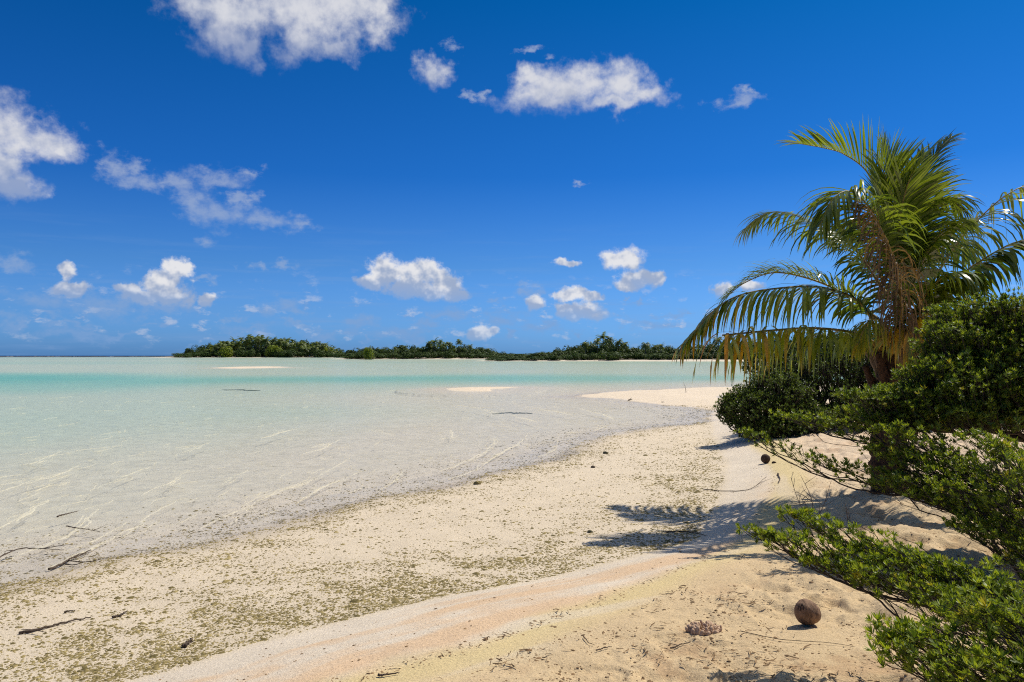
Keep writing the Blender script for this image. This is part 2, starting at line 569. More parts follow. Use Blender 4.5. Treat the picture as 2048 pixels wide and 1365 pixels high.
def mat_rough(name, c1, c2, scale=30.0, rough=0.85, bstr=0.6, bdist=0.01, stretch=(1, 1, 1), use_tint=False):
    m, t, out = new_mat(name)
    co = t.new('ShaderNodeTexCoord').outputs['Object']
    v = t.vec('MULTIPLY', co, stretch)
    n = t.noise(v, scale, 5.0, 0.65)
    f = t.maprange(n, 0.3, 0.7)
    if use_tint: f = t.math('ADD', t.math('MULTIPLY', f, 0.35), t.math('MULTIPLY', attr(t, 'tint'), 0.75), clamp=True)
    c = t.mix(f, c1, c2)
    b = principled(t, c, rough, 0.2, bump(t, n, bstr, bdist))
    t.l.new(b.outputs[0], out.inputs[0])
    return m


def mat_ripple_light():
    m, t, out = new_mat('ripple_light')
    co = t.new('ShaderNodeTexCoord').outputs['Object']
    d = t.new('ShaderNodeBsdfDiffuse'); d.inputs['Color'].default_value = (0.87, 0.80, 0.60, 1)  # brightness of ripple-focused light painted as a pale yellow colour
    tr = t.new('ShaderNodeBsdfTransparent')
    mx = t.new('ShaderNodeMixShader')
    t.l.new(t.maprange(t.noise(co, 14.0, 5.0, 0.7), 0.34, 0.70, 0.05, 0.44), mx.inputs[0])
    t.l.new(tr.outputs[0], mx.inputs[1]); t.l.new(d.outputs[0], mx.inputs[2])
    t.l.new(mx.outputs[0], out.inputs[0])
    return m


M = {
    'crest_light': mat_ripple_light(),
    'sand': mat_sand(),
    'water': mat_water(),
    'palm': mat_leaf('palm_leaflets', (0.020, 0.058, 0.009), (0.21, 0.275, 0.026), (0.56, 0.27, 0.03), 0.45, 0.27, 0.7),
    'palm_dry': mat_leaf('dry_leaflets', (0.07, 0.04, 0.022), (0.22, 0.14, 0.075), (0.30, 0.20, 0.12), 0.25, 0.6, 0.3),
    'rachis': mat_rough('palm_rachis', (0.19, 0.15, 0.035), (0.36, 0.22, 0.06), 14, 0.45, 0.2, 0.004),
    'trunk': mat_rough('palm_trunk', (0.022, 0.013, 0.009), (0.12, 0.062, 0.036), 26, 0.9, 1.0, 0.03, (1, 1, 0.35)),
    'fibre': mat_rough('palm_fibre', (0.06, 0.035, 0.02), (0.26, 0.17, 0.10), 50, 0.9, 0.5, 0.004, (1, 1, 0.2)),
    'shrub': mat_leaf('shrub_leaves', (0.045, 0.095, 0.015), (0.27, 0.35, 0.035), (0.40, 0.33, 0.04), 0.42, 0.50, 0.4),
    'shrub_far': mat_leaf('thicket_leaves', (0.028, 0.055, 0.012), (0.13, 0.19, 0.03), None, 0.35, 0.5, 0.4),
    'stem': mat_rough('shrub_stems', (0.020, 0.016, 0.014), (0.085, 0.065, 0.05), 40, 0.9, 0.5, 0.004),
    'isle_palm': mat_leaf('island_palm_leaves', (0.032, 0.068, 0.013), (0.165, 0.21, 0.034), None, 0.30, 0.5, 0.4),
    'isle_bush': mat_leaf('island_scrub_leaves', (0.024, 0.052, 0.011), (0.095, 0.15, 0.025), None, 0.25, 0.6, 0.3),
    'isle_bright': mat_leaf('island_bright_leaves', (0.10, 0.15, 0.015), (0.30, 0.36, 0.03), None, 0.30, 0.6, 0.3),
    'isle_trunk': mat_rough('island_trunks', (0.07, 0.06, 0.05), (0.17, 0.15, 0.12), 3, 0.9),
    'husk': mat_rough('coconut_husk', (0.055, 0.028, 0.016), (0.34, 0.21, 0.13), 34, 0.8, 1.0, 0.012, (1, 0.4, 0.4)),
    'husk_dark': mat_rough('old_husk', (0.025, 0.016, 0.012), (0.10, 0.06, 0.04), 30, 0.85, 0.7, 0.006),
    'coral': mat_rough('dead_coral', (0.36, 0.22, 0.13), (0.64, 0.46, 0.32), 60, 0.9, 0.8, 0.006),
    'rubble': mat_rough('coral_rubble', (0.50, 0.44, 0.36), (0.66, 0.60, 0.50), 50, 0.9, 0.7, 0.006),
    'wood': mat_rough('drift_wood', (0.035, 0.024, 0.018), (0.15, 0.11, 0.08), 40, 0.9, 0.6, 0.004),
    'twig': mat_rough('dry_twig', (0.10, 0.085, 0.075), (0.26, 0.22, 0.19), 40, 0.9, 0.3, 0.003),
    'algae': mat_rough('algae_pebbles', (0.085, 0.066, 0.020), (0.40, 0.31, 0.13), 50, 0.9, 0.5, 0.006, use_tint=True),
    'litter': mat_rough('leaf_litter', (0.06, 0.035, 0.018), (0.32, 0.20, 0.10), 50, 0.9, 0.2, 0.003, use_tint=True),
    'weed': mat_rough('sea_weed', (0.09, 0.085, 0.05), (0.20, 0.18, 0.10), 30, 0.8, 0.5, 0.01),
    'stone': mat_rough('reef_stone', (0.06, 0.05, 0.04), (0.2, 0.17, 0.13), 12, 0.9, 0.8, 0.05),
    'surf': mat_rough('surf_foam', (0.65, 0.68, 0.70), (0.85, 0.86, 0.87), 2, 0.9, 0.3, 0.1),
}

# ------------------------------------------------------------------ the lie of the land
SHORE = [on(*p) for p in [(0, 1175), (110, 1148), (207, 1121), (410, 1090), (560, 1049), (700, 1010), (850, 980), (980, 946), (1100, 920), (1200, 879), (1280, 859), (1400, 845)]]
SPIT_S = [on(*p) for p in [(1424, 834), (1428, 824), (1387, 815), (1319, 810), (1262, 802), (1212, 797), (1137, 793.5)]]
SPIT_N = [on(*p) for p in [(1170, 788.5), (1212, 785.5), (1253, 782), (1316, 780.5), (1362, 777), (1420, 775), (1475, 774)]]
LAND = [(-60, -45), (-16, -4), (-8.2, 3.6)] + SHORE + SPIT_S + SPIT_N + [(24, 58), (40, 62), (70, 80), (400, 90), (400, -60)]
PEBBLE_EDGE = [on(*p, 0.15) for p in [(352, 1334), (497, 1284), (700, 1237), (866, 1197), (1114, 1155), (1217, 1131), (1321, 1110), (1400, 1086), (1440, 1020), (1452, 960), (1452, 920), (1428, 875), (1422, 845)]]
UPPER = [(-45, -45), (-9, -0.6), (-4.2, 3.3)] + PEBBLE_EDGE + [(7.5, 30), (10, 36), (14, 41), (22, 45), (60, 60), (400, 70), (400, -60)]
CREST = [on(*p, 0.40) for p in [(741, 1350), (907, 1305), (1114, 1239), (1280, 1172), (1400, 1123), (1480, 1085), (1555, 1010), (1570, 950), (1550, 900), (1500, 860)]]
DRY = [(-40, -45), (-6, -1.6), (-2.4, 2.9)] + CREST + [(8.5, 26), (12, 33), (20, 38), (60, 50), (400, 60), (400, -60)]
POND = [on(*p) for p in [(1428, 794), (1445, 791), (1475, 791), (1475, 797), (1440, 797)]]
BAR = [on(*p) for p in [(888, 778), (915, 776), (960, 775), (1040, 774.3), (985, 778.5), (975, 783), (930, 783.5), (900, 781)]]
FAR_BAR = [on(*p) for p in [(418, 736.5), (470, 734.4), (540, 734), (585, 734.6), (530, 736.5), (470, 737.5)]]
ISLE_L = [(-345, 745), (-300, 738), (-230, 736), (-165, 740), (-150, 775), (-200, 900), (-330, 900), (-350, 800)]
ISLE_M = [(-96, 424), (-70, 418), (-30, 416), (-8, 420), (14, 424), (30, 470), (-60, 520), (-110, 470)]
ISLE_R = [(-12, 292), (10, 283), (40, 280), (52, 276), (64, 274), (80, 276), (140, 270), (260, 262), (260, 420), (40, 380), (-10, 330)]
CHANNEL = [on(*p) for p in [(0, 801), (140, 796), (300, 789), (367, 786), (443, 778), (525, 772.5), (700, 770), (900, 768.5), (1200, 770), (1500, 769), (1800, 764), (2100, 750), (1500, 747), (900, 747), (560, 748), (300, 744), (-200, 742), (-700, 745), (-600, 800)]]


NUT = on(1615, 1247, 0.52)      # the coconut lies in a smooth patch


def land(X, Y):
    """heights and the distances the colours are made of"""
    wob = (fbm(X * 0.9, Y * 0.9, 3, 5) - 0.5) * np.clip(np.hypot(X, Y) * 0.03, 0.1, 1.2)
    s0 = sdist(X, Y, LAND) + wob * 0.7
    s0 = np.minimum(s0, -sdist(X, Y, POND) + 0.2)
    s1 = sdist(X, Y, UPPER) + wob * 0.25
    s2 = sdist(X, Y, DRY) + wob * 0.4
    bars = np.maximum(sdist(X, Y, BAR) + wob * 0.6, sdist(X, Y, FAR_BAR))
    isle = np.maximum(np.maximum(sdist(X, Y, ISLE_L), sdist(X, Y, ISLE_M)), sdist(X, Y, ISLE_R))
    isle = isle + (fbm(X * 0.05, Y * 0.05, 3, 9) - 0.5) * 6
    # dry land: gentle flat, a step at the wrack line, the dry upper beach
    flat = np.clip(s0, 0, 5) * 0.034
    z = np.where(s0 > 0, flat, np.maximum(s0 * 0.045, -0.10 - 0.012 * np.minimum(-s0, 8)))
    z = z + 0.17 * sstep(-0.25, 1.15, s1) * (s0 > 0)
    z = z + 0.07 * sstep(-0.2, 1.6, s2) + 0.10 * sstep(1.0, 8.0, s2)
    lump = (fbm(X * 2.3, Y * 2.3, 3, 21) - 0.5) * 0.16 + (fbm(X * 6.5, Y * 6.5, 3, 22) - 0.5) * 0.10 - 0.05 * sstep(0.56, 0.72, vnoise(X * 4.1, Y * 4.1, 25)) + 0.03 * (fbm(X * 19, Y * 19, 2, 26) - 0.5)
    lump = lump * (1 - np.exp(-((X - NUT[0]) ** 2 + (Y - NUT[1]) ** 2) / 0.45) * 0.97)
    z = z + lump * sstep(0.1, 1.3, s2) * sstep(80, 20, np.hypot(X, Y))
    z = z + (fbm(X * 0.7, Y * 0.7, 3, 3) - 0.5) * 0.035 * sstep(-6, 0.5, s0)
    zb = np.where(bars > 0, np.minimum(bars * 0.05, 0.10) + 0.01, bars * 0.03)
    z = np.maximum(z, np.where(bars > -3, zb, -9))
    zi = np.where(isle > 0, 0.02 + np.minimum(isle * 0.05, 0.9), isle * 0.03)
    z = np.maximum(z, np.where(isle > -4, zi, -9))
    return z, s0, s1, s2, bars, isle


def height(x, y):
    return float(land(np.array([float(x)]), np.array([float(y)]))[0][0])


def fan(r, th):
    R_, T_ = np.meshgrid(r, th, indexing='ij')
    X = R_ * np.sin(T_); Y = R_ * np.cos(T_)
    n, m = len(r), len(th)
    i = np.arange(n - 1)[:, None] * m; j = np.arange(m - 1)[None]
    Q = np.stack([i + j, i + j + 1, i + m + j + 1, i + m + j], -1).reshape(-1, 4)
    return X.ravel(), Y.ravel(), Q


def radii(r0, steps):
    r = [r0]
    for lim, k in steps:
        while r[-1] < lim: r.append(r[-1] * k)
    return np.array(r)


th_f = np.radians(np.concatenate([np.linspace(-180, -60, 40), np.linspace(-57, -38, 16), np.arange(-36, 36.01, 0.1), np.linspace(38, 57, 16), np.linspace(60, 180, 40)]))
X, Y, Q = fan(radii(0.4, [(2.5, 1.05), (30, 1.0042), (400, 1.012), (9000, 1.04)]), th_f)
Z, s0, s1, s2, bars, isle = land(X, Y)
far = np.hypot(X, Y)
Z = np.where(far > 1250, np.minimum(Z, -3.0 - (far - 1250) * 0.01), Z)
Z = np.maximum(Z, -30)


def mix3(a, b, f):
    return a + (b - a) * f[:, None]


C_FLAT = np.array([0.67, 0.555, 0.40]); C_PINK = np.array([0.68, 0.465, 0.275]); C_PALE = np.array([0.69, 0.585, 0.45])
C_DRY = np.array([0.62, 0.46, 0.265]); C_YEL = np.array([0.65, 0.51, 0.255]); C_BED = np.array([0.66, 0.575, 0.45]); C_UP = np.array([0.69, 0.53, 0.36])
col = np.tile(C_FLAT, (len(X), 1))
n_lo = fbm(X * 1.1, Y * 1.1, 4, 31); n_hi = fbm(X * 5, Y * 5, 3, 33)
col = mix3(col, C_FLAT * 0.80, sstep(0.7, 0.0, s0 + (n_lo - 0.5) * 0.8) * 0.75)
col = mix3(col, C_PALE, sstep(-0.05, 0.12, s1))
near = sstep(14, 7, far)
streak = fbm(s1 * 5.0 + 40, (X * 0.82 + Y * 0.57) * 0.55, 4, 35)
col = mix3(col, C_PINK, sstep(0.15, 0.45, s1 + (streak - .5) * 0.5) * sstep(0.36, 0.64, streak * 0.65 + n_hi * 0.2 + 0.10) * near * 0.85)
col = mix3(col, C_UP, sstep(0.4, 1.2, s1) * (1 - near) * 0.8)
col = mix3(col, C_YEL, sstep(-0.30, -0.05, s2 + (n_lo - .5) * 0.3) * (0.5 + 0.5 * sstep(0.35, 0.6, streak + 0.1)) * 0.9)
col = mix3(col, C_DRY, sstep(-0.05, 0.30, s2 + (n_lo - .5) * 0.35) * near)
col = mix3(col, C_UP, sstep(0.15, 0.6, s2) * (1 - near))
col = mix3(col, np.array([0.42, 0.24, 0.12]), sstep(0.54, 0.74, fbm(X * 3.4, Y * 3.4, 5, 36, 0.62)) * sstep(0.2, 0.6, s2) * 0.42)
col = mix3(col, C_BED, sstep(0.05, -0.3, s0))
spit = inside(X, Y, [tuple(p) for p in ([(5.8, 27)] + SPIT_S[1:] + SPIT_N + [(24, 50), (14, 30)])]) | (bars > -0.5)
col = mix3(col, np.array([0.71, 0.585, 0.43]), (spit & ((s0 > 0) | (bars > 0))).astype(float))
col = mix3(col, np.array([0.20, 0.16, 0.10]), sstep(6, 16, isle) * 0.9)
coarse = np.clip(sstep(-0.1, 0.6, s1) * sstep(30, 10, far), 0, 1)
wet = sstep(0.5, 0.02, s0 + (n_lo - .5) * 0.5) * (s0 > -1)
ground = mesh('ground', np.stack([X, Y, Z], 1), Q, M['sand'], None, {'sand_color': col, 'coarse': coarse, 'sand_rough': 0.92 - 0.45 * wet}, True)
tag(ground, 'pale pink and yellow coral sand beach running down under the lagoon', 'beach', kind='structure')

# ------------------------------------------------------------------ the lagoon
th_w = np.radians(np.concatenate([np.linspace(-110, -60, 20), np.linspace(-57, -38, 16), np.arange(-36, 36.01, 0.12), np.linspace(38, 57, 16)]))
X, Y, Q = fan(radii(4.5, [(32, 1.0045), (60, 1.006), (400, 1.012), (12000, 1.04)]), th_w)
zg, s0, s1, s2, bars, isle = land(X, Y)
far = np.hypot(X, Y)
CRESTS = [[(0, 1060), (70, 1020), (92, 1000)], [(0, 985), (60, 965), (130, 945), (160, 930)], [(100, 1140), (180, 1100), (265, 1057), (310, 1025), (352, 1003)],
          [(20, 1120), (110, 1085), (170, 1050), (198, 1015)], [(195, 980), (245, 955), (300, 935)], [(285, 990), (330, 970), (380, 942)],
          [(440, 972), (470, 955), (500, 938)], [(400, 1060), (488, 1019), (560, 985), (610, 968), (660, 940), (700, 918)], [(590, 1010), (640, 980), (690, 960), (720, 944)],
          [(900, 960), (940, 945), (1000, 908), (1040, 886), (1056, 868)], [(880, 945), (950, 915), (985, 890), (990, 872)], [(1080, 915), (1110, 900), (1117, 880)],
          [(760, 985), (800, 955), (812, 940)], [(1050, 815), (1100, 822), (1150, 832)], [(1020, 830), (1075, 845)], [(1160, 818), (1205, 830), (1240, 845)], [(600, 910), (640, 900), (680, 880)],
          [(880, 880), (905, 872), (900, 860)], [(1190, 862), (1215, 852)], [(380, 905), (420, 885)], [(520, 880), (560, 866), (600, 858)], [(60, 930), (120, 905)], [(740, 862), (790, 870)], [(900, 810), (960, 818), (1010, 832)]]
crest = np.zeros(len(X)); hz = np.zeros(len(X))
for c in CRESTS:
    Pw = spline([(*on(*p), 0) for p in c], 14)[:, :2]
    L = np.linalg.norm(Pw[-1] - Pw[0])
    m = (np.abs(X - Pw[:, 0].mean()) < L + 2) & (np.abs(Y - Pw[:, 1].mean()) < L + 2)
    xs, ys = X[m], Y[m]
    wv = (fbm(xs * 2.2, ys * 2.2, 3, 51) - 0.5) * 0.26
    d = seg_dist(xs, ys, [tuple(p) for p in Pw])
    sgn = np.sign((xs - Pw[0, 0]) * (Pw[-1, 1] - Pw[0, 1]) - (ys - Pw[0, 1]) * (Pw[-1, 0] - Pw[0, 0]))
    dd = d * sgn + wv
    w = 0.020 + 0.0022 * far[m]
    amp = fbm(xs * 1.6, ys * 1.6, 2, 77)
    end = sstep(L * 0.58, L * 0.38, np.hypot(xs - Pw[:, 0].mean(), ys - Pw[:, 1].mean()))
    g = np.exp(-(dd / w) ** 2) * end * sstep(0.25, 0.6, amp) 
    crest[m] = np.maximum(crest[m], g)
    hz[m] = np.maximum(hz[m], 0.008 * np.exp(-np.where(dd > 0, (dd / (w * 1.2)) ** 2, (dd / (w * 4)) ** 2)) * end)
hz += (fbm(X * 0.8, Y * 0.45, 3, 41) - 0.5) * 0.02 * sstep(-0.1, -2.5, s0) * sstep(60, 25, far)
mbr = []          # light gathered along the ripples, painted as thin raised pale yellow ribbons


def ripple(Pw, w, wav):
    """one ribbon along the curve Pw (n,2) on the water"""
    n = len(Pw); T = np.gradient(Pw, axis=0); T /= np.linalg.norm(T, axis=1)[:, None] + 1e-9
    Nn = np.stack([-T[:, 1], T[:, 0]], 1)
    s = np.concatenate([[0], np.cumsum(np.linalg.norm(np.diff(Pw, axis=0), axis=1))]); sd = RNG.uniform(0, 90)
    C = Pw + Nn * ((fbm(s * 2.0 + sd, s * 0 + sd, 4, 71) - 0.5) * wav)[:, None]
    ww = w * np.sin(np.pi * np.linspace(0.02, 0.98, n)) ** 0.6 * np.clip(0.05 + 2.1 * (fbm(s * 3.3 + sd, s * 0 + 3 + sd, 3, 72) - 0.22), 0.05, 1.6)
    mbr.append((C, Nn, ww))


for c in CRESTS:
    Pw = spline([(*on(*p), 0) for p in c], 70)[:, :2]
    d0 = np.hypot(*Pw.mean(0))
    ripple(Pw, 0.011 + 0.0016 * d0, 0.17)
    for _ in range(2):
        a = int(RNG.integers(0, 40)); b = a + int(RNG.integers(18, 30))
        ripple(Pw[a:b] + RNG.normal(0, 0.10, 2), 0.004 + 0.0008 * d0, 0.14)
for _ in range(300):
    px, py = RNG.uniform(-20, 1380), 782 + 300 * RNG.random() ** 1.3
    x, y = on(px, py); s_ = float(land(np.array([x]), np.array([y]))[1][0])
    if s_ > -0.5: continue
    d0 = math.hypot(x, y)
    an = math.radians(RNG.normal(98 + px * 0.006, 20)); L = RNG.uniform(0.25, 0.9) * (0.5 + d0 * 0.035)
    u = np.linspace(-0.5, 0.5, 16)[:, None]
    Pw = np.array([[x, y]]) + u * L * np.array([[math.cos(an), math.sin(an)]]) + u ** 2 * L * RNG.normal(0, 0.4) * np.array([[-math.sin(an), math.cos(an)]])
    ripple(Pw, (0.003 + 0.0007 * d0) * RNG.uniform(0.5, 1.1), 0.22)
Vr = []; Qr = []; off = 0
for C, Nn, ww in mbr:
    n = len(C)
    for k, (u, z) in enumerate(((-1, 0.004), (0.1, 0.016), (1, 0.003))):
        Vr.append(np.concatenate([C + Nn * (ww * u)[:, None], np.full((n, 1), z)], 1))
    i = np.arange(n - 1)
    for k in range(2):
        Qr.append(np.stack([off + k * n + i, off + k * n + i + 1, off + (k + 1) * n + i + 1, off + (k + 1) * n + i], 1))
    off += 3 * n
tag(mesh('ripple_crests', np.vstack(Vr), np.vstack(Qr), M['crest_light'], None, None, True), 'thin pale yellow lines of light painted on the ripple crests over the shallows', None, kind='stuff')
# clear water takes out red with depth: how deep each patch is
ch = sdist(X, Y, CHANNEL)
wob = (fbm(X * 0.06, Y * 0.03, 3, 61) - 0.5)
dep = 0.05 + 0.30 * sstep(-3, -20, s0) + 0.20 * (fbm(X * 0.12, Y * 0.07, 4, 62) - 0.5)
dep = np.maximum(dep, 0.05)
dep = dep * sstep(0.1, -3.5, s0)
dep = dep + (0.82 + 0.9 * wob + 0.6 * (fbm(X * 0.03, Y * 0.22, 4, 63) - 0.5)) * sstep(-4, 21, ch + wob * 12)
band = np.sin(Y * 0.030 + 2.5 * fbm(X * 0.008, Y * 0.006, 2, 66)) * 0.5 + 0.5
dep = np.where(far > 95, np.maximum(dep, 0.22 + 0.30 * band * sstep(95, 150, far) + 0.5 * (fbm(X * 0.006, Y * 0.09, 4, 68) - 0.5) * sstep(95, 130, far)), dep)
dep *= sstep(0.5, -4, bars)
reef = sstep(1000, 1180, far + wob * 60)
dep = dep + reef * 2.0
tint = np.exp(-dep[:, None] * np.array([0.46, 0.085, 0.075]))
tint = tint * np.array([0.985, 0.985, 0.985])
opaque = np.clip(0.05 * dep + reef * 0.97, 0, 0.98)
deep = mix3(np.tile(np.array([0.10, 0.42, 0.40]), (len(X), 1)), np.array([0.012, 0.07, 0.20]), reef)
Vw = np.stack([X, Y, hz], 1)
keep = (zg < hz + 0.03)
Q = Q[keep[Q].any(1)]
used = np.zeros(len(X), bool); used[Q.ravel()] = True
idx = np.cumsum(used) - 1
lagoon = mesh('water', Vw[used], idx[Q], M['water'], None, {'tint': tint[used], 'opaque': opaque[used], 'crest': crest[used], 'deep_color': deep[used]}, True)
tag(lagoon, 'clear shallow turquoise lagoon water with small ripples over white sand', 'lagoon', kind='structure')


# ------------------------------------------------------------------ foliage machinery
def rot_to(D, spin):
    """rotation matrices taking +Z to the directions D, spun about it"""
    D = D / (np.linalg.norm(D, axis=1)[:, None] + 1e-9)
    ref = np.where(np.abs(D[:, 2:3]) < 0.9, np.array([[0, 0, 1.0]]), np.array([[1.0, 0, 0]]))
    U = np.cross(ref, D); U /= np.linalg.norm(U, axis=1)[:, None] + 1e-9
    W = np.cross(D, U)
    c, s = np.cos(spin)[:, None], np.sin(spin)[:, None]
    return np.stack([U * c + W * s, W * c - U * s, D], -1)


def rosette(n, length, width, spread, seed):
    """n narrow blades round +Z -> verts (n*6,3), quads"""
    r = np.random.default_rng(seed)
    V = []; Q = []
    for i in range(n):
        a = i * 2.399 + r.uniform(-0.3, 0.3)
        lift = r.uniform(0.15, 1.0)
        th = spread * (1 - 0.75 * lift)
        L = length * r.uniform(0.75, 1.1)
        d0 = np.array([math.cos(a) * math.sin(th), math.sin(a) * math.sin(th), math.cos(th)])
        side = np.array([-math.sin(a), math.cos(a), 0])
        b0 = np.array([0, 0, -0.25 * length * (1 - lift)])
        mid = b0 + d0 * L * 0.55
        tip = b0 + d0 * L + np.array([0, 0, 0.10 * L])
        k = len(V)
        for p, w in ((b0, 0.25), (mid, 1.0), (tip, 0.30)):
            V += [p - side * width * w / 2, p + side * width * w / 2]
        Q += [(k, k + 1, k + 3, k + 2), (k + 2, k + 3, k + 5, k + 4)]
    return np.array(V), np.array(Q)


def scatter(tmpls, P, D, scale, tint_leaf):
    """rosettes at P facing D; tint_leaf (N,) is the shade of each rosette"""
    Vs = []; Qs = []; As = []; off = 0
    which = RNG.integers(0, len(tmpls), len(P))
    R_ = rot_to(D, RNG.uniform(0, 6.28, len(P)))
    for k, (tv, tq) in enumerate(tmpls):
        m = which == k
        if not m.any(): continue
        V = np.einsum('nij,kj->nki', R_[m], tv) * scale[m][:, None, None] + P[m][:, None, :]
        n, kk = V.shape[:2]
        leaf = np.repeat(RNG.uniform(-0.22, 0.22, (n, kk // 6)), 6, axis=1)
        Vs.append(V.reshape(-1, 3)); As.append((np.maximum(tint_leaf[m][:, None] + leaf, 0)).ravel())
        Qs.append((tq[None] + (np.arange(n) * kk)[:, None, None]).reshape(-1, 4) + off)
        off += n * kk
    return np.vstack(Vs), np.vstack(Qs), np.concatenate(As)


def grow(base, tips, lean, bf=0.35, step=0.12, wiggle=0.12, axes=(), reach=0.14):
    """joins every tip to the growing branch system -> nodes, parents, tip node ids; axes are the main boughs"""
    base = np.asarray(base, float)
    order = np.argsort(np.linalg.norm(tips - base, axis=1))
    cap = len(tips) * 14 + 4000
    N = np.zeros((cap, 3)); par = np.full(cap, -1); pl = np.zeros(cap)
    N[0] = base; n = 1; ids = []
    for ax in axes:
        P = np.array([tuple(at(*p)) for p in ax])
        for rep in range(5):
            o = RNG.normal(0, 0.03, (len(P), 3)) + np.array([0, 0, -0.016 * rep])
            o[-1] *= 0.3
            C = spline(np.vstack([base, base * 0.45 + (P[0] + o[0]) * 0.55 + np.array([0, 0, -0.06]), P + o]), 44)
            C = C[: int(44 * (1, 0.92, 0.85, 0.75, 0.66)[rep])]
            last = 0
            for c in C[1:]:
                N[n] = c + RNG.normal(0, 0.005, 3); par[n] = last; pl[n] = pl[last] + np.linalg.norm(N[n] - N[last]); last = n; n += 1
    for t in order:
        T = tips[t]; ln = lean[t]
        g = reach * RNG.uniform(0.5, 1.3)
        d = np.linalg.norm(N[:n] - (T - ln * g), axis=1)
        j = int(np.argmin(d + bf * pl[:n] + 0.25 * np.maximum(N[:n, 2] - T[2], 0)))
        A = N[j]; last = j; D = np.linalg.norm(A - T)
        k = min(max(1, int(math.ceil(D / step))), 12)
        ctrl = (A + T) / 2 * 0.55 + (T - ln * D * 0.5) * 0.45 + RNG.normal(0, wiggle * D * 0.3, 3)
        for q in range(1, k + 1):
            u = q / k
            p = (1 - u) ** 2 * A + 2 * u * (1 - u) * ctrl + u * u * T
            N[n] = p; par[n] = last; pl[n] = pl[last] + np.linalg.norm(p - N[last]); last = n; n += 1
        ids.append((last, t))
    return N[:n], par[:n], ids


def stems(N, par, ids, r0, power=0.42, rmax=0.06):
    cnt = np.zeros(len(N))
    for i, _ in ids: cnt[i] += 1
    cnt = np.maximum(cnt, 0.02)
    for i in range(len(N) - 1, 0, -1): cnt[par[i]] += cnt[i]
    r = np.minimum(r0 * np.maximum(cnt, 1) ** power, rmax)
    a = par[1:]; b = np.arange(1, len(N))
    A, B = N[a], N[b]
    D = B - A; Ln = np.linalg.norm(D, axis=1); ok = Ln > 1e-5
    A, B, D, ra, rb = A[ok], B[ok], D[ok], np.minimum(r[a], r[b] * 1.25)[ok], r[b][ok]
    R_ = rot_to(D, np.zeros(len(D)))
    k = 5; ang = np.arange(k) / k * 2 * np.pi
    ring = np.stack([np.cos(ang), np.sin(ang), np.zeros(k)], 1)
    rr = np.einsum('nij,kj->nki', R_, ring)
    V = np.concatenate([A[:, None] + rr * ra[:, None, None], B[:, None] + rr * rb[:, None, None]], 1)
    n = len(A); j = np.arange(k)
    q = np.stack([j, (j + 1) % k, k + (j + 1) % k, k + j], 1)
    Qs = (q[None] + (np.arange(n) * 2 * k)[:, None, None]).reshape(-1, 4)
    return V.reshape(-1, 3), Qs


ROS = [rosette(13, 0.034, 0.0088, 1.4, s) for s in (1, 2, 3)]
ROS_MID = [rosette(9, 0.075, 0.026, 1.5, s) for s in (4, 5, 6)]


def shrub(name, base, tips, label, ros, scale, mat, r0=0.0022, tint=(0.25, 0.9), up=0.7, group=None, step=0.12, bf=0.35, side_ros=0.6, axes=(), lean=None, reach=0.14, rmax=0.06):
    root = empty(name, base, label, 'shrub', group)
    if lean is None:
        lean = tips - np.array(base); lean /= np.linalg.norm(lean, axis=1)[:, None]
        lean = lean * 0.7 + np.array([0.05, 0, 0.5])
    N, par, ids = grow(base, tips, lean, bf, step, axes=axes, reach=reach)
    V, Qs = stems(N, par, ids, r0, rmax=rmax)
    mesh('branches', V, Qs, M['stem'], root, None, True)
    node = np.array([i for i, _ in ids])
    P = N[node]
    D = P - N[par[node]]; D /= np.linalg.norm(D, axis=1)[:, None] + 1e-9
    D = D * (1 - up) + np.array([0.12, 0.05, 1.0]) * up + RNG.normal(0, 0.25, D.shape)
    # some rosettes lower on the last shoot
    P2 = N[par[node]]; m = RNG.random(len(P)) < side_ros
    Pa = np.vstack([P, (P * 0.5 + P2 * 0.5)[m] + RNG.normal(0, 0.008, (m.sum(), 3))])
    Da = np.vstack([D, (D + RNG.normal(0, 0.7, D.shape))[m]])
    tn = RNG.uniform(tint[0], tint[1], len(Pa))
    yel = RNG.random(len(Pa)) < 0.03
    tn[yel] = 1.5
    sc = scale * RNG.uniform(0.55, 1.35, len(Pa))
    V, Qs, A = scatter(ros, Pa, Da, sc, tn)
    mesh('foliage', V, Qs, M[mat], root, {'tint': A}, False)
    return root


def lobes_tips(lobes, n, shell=0.72, low=-0.35):
    """points over the outside of a heap of ellipsoids (px, py, Y, rx px, ry px, ry depth px)"""
    L = []
    for (px, py, y, rx, ry) in lobes:
        k = y / F
        c = np.array(at(px, py, y))
        L.append((c, np.array([rx * k, (rx + ry) * 0.5 * k, ry * k])))
    w = np.array([l[1][0] * l[1][2] for l in L]); w /= w.sum()
    out = []
    while len(out) < n:
        c, r = L[RNG.choice(len(L), p=w)]
        d = RNG.normal(0, 1, 3); d /= np.linalg.norm(d)
        if d[2] < low and RNG.random() < 0.75: continue
        s = RNG.uniform(shell, 1.0) * (1 + 0.27 * math.sin(d[0] * 7 + c[0] * 9) * math.sin(d[2] * 6 + c[2] * 7 + d[1] * 5))
        p = c + d * r * s
        if any(np.linalg.norm((p - c2) / r2) < 0.62 for c2, r2 in L if c2 is not c): continue
        out.append(p)
    return np.array(out)


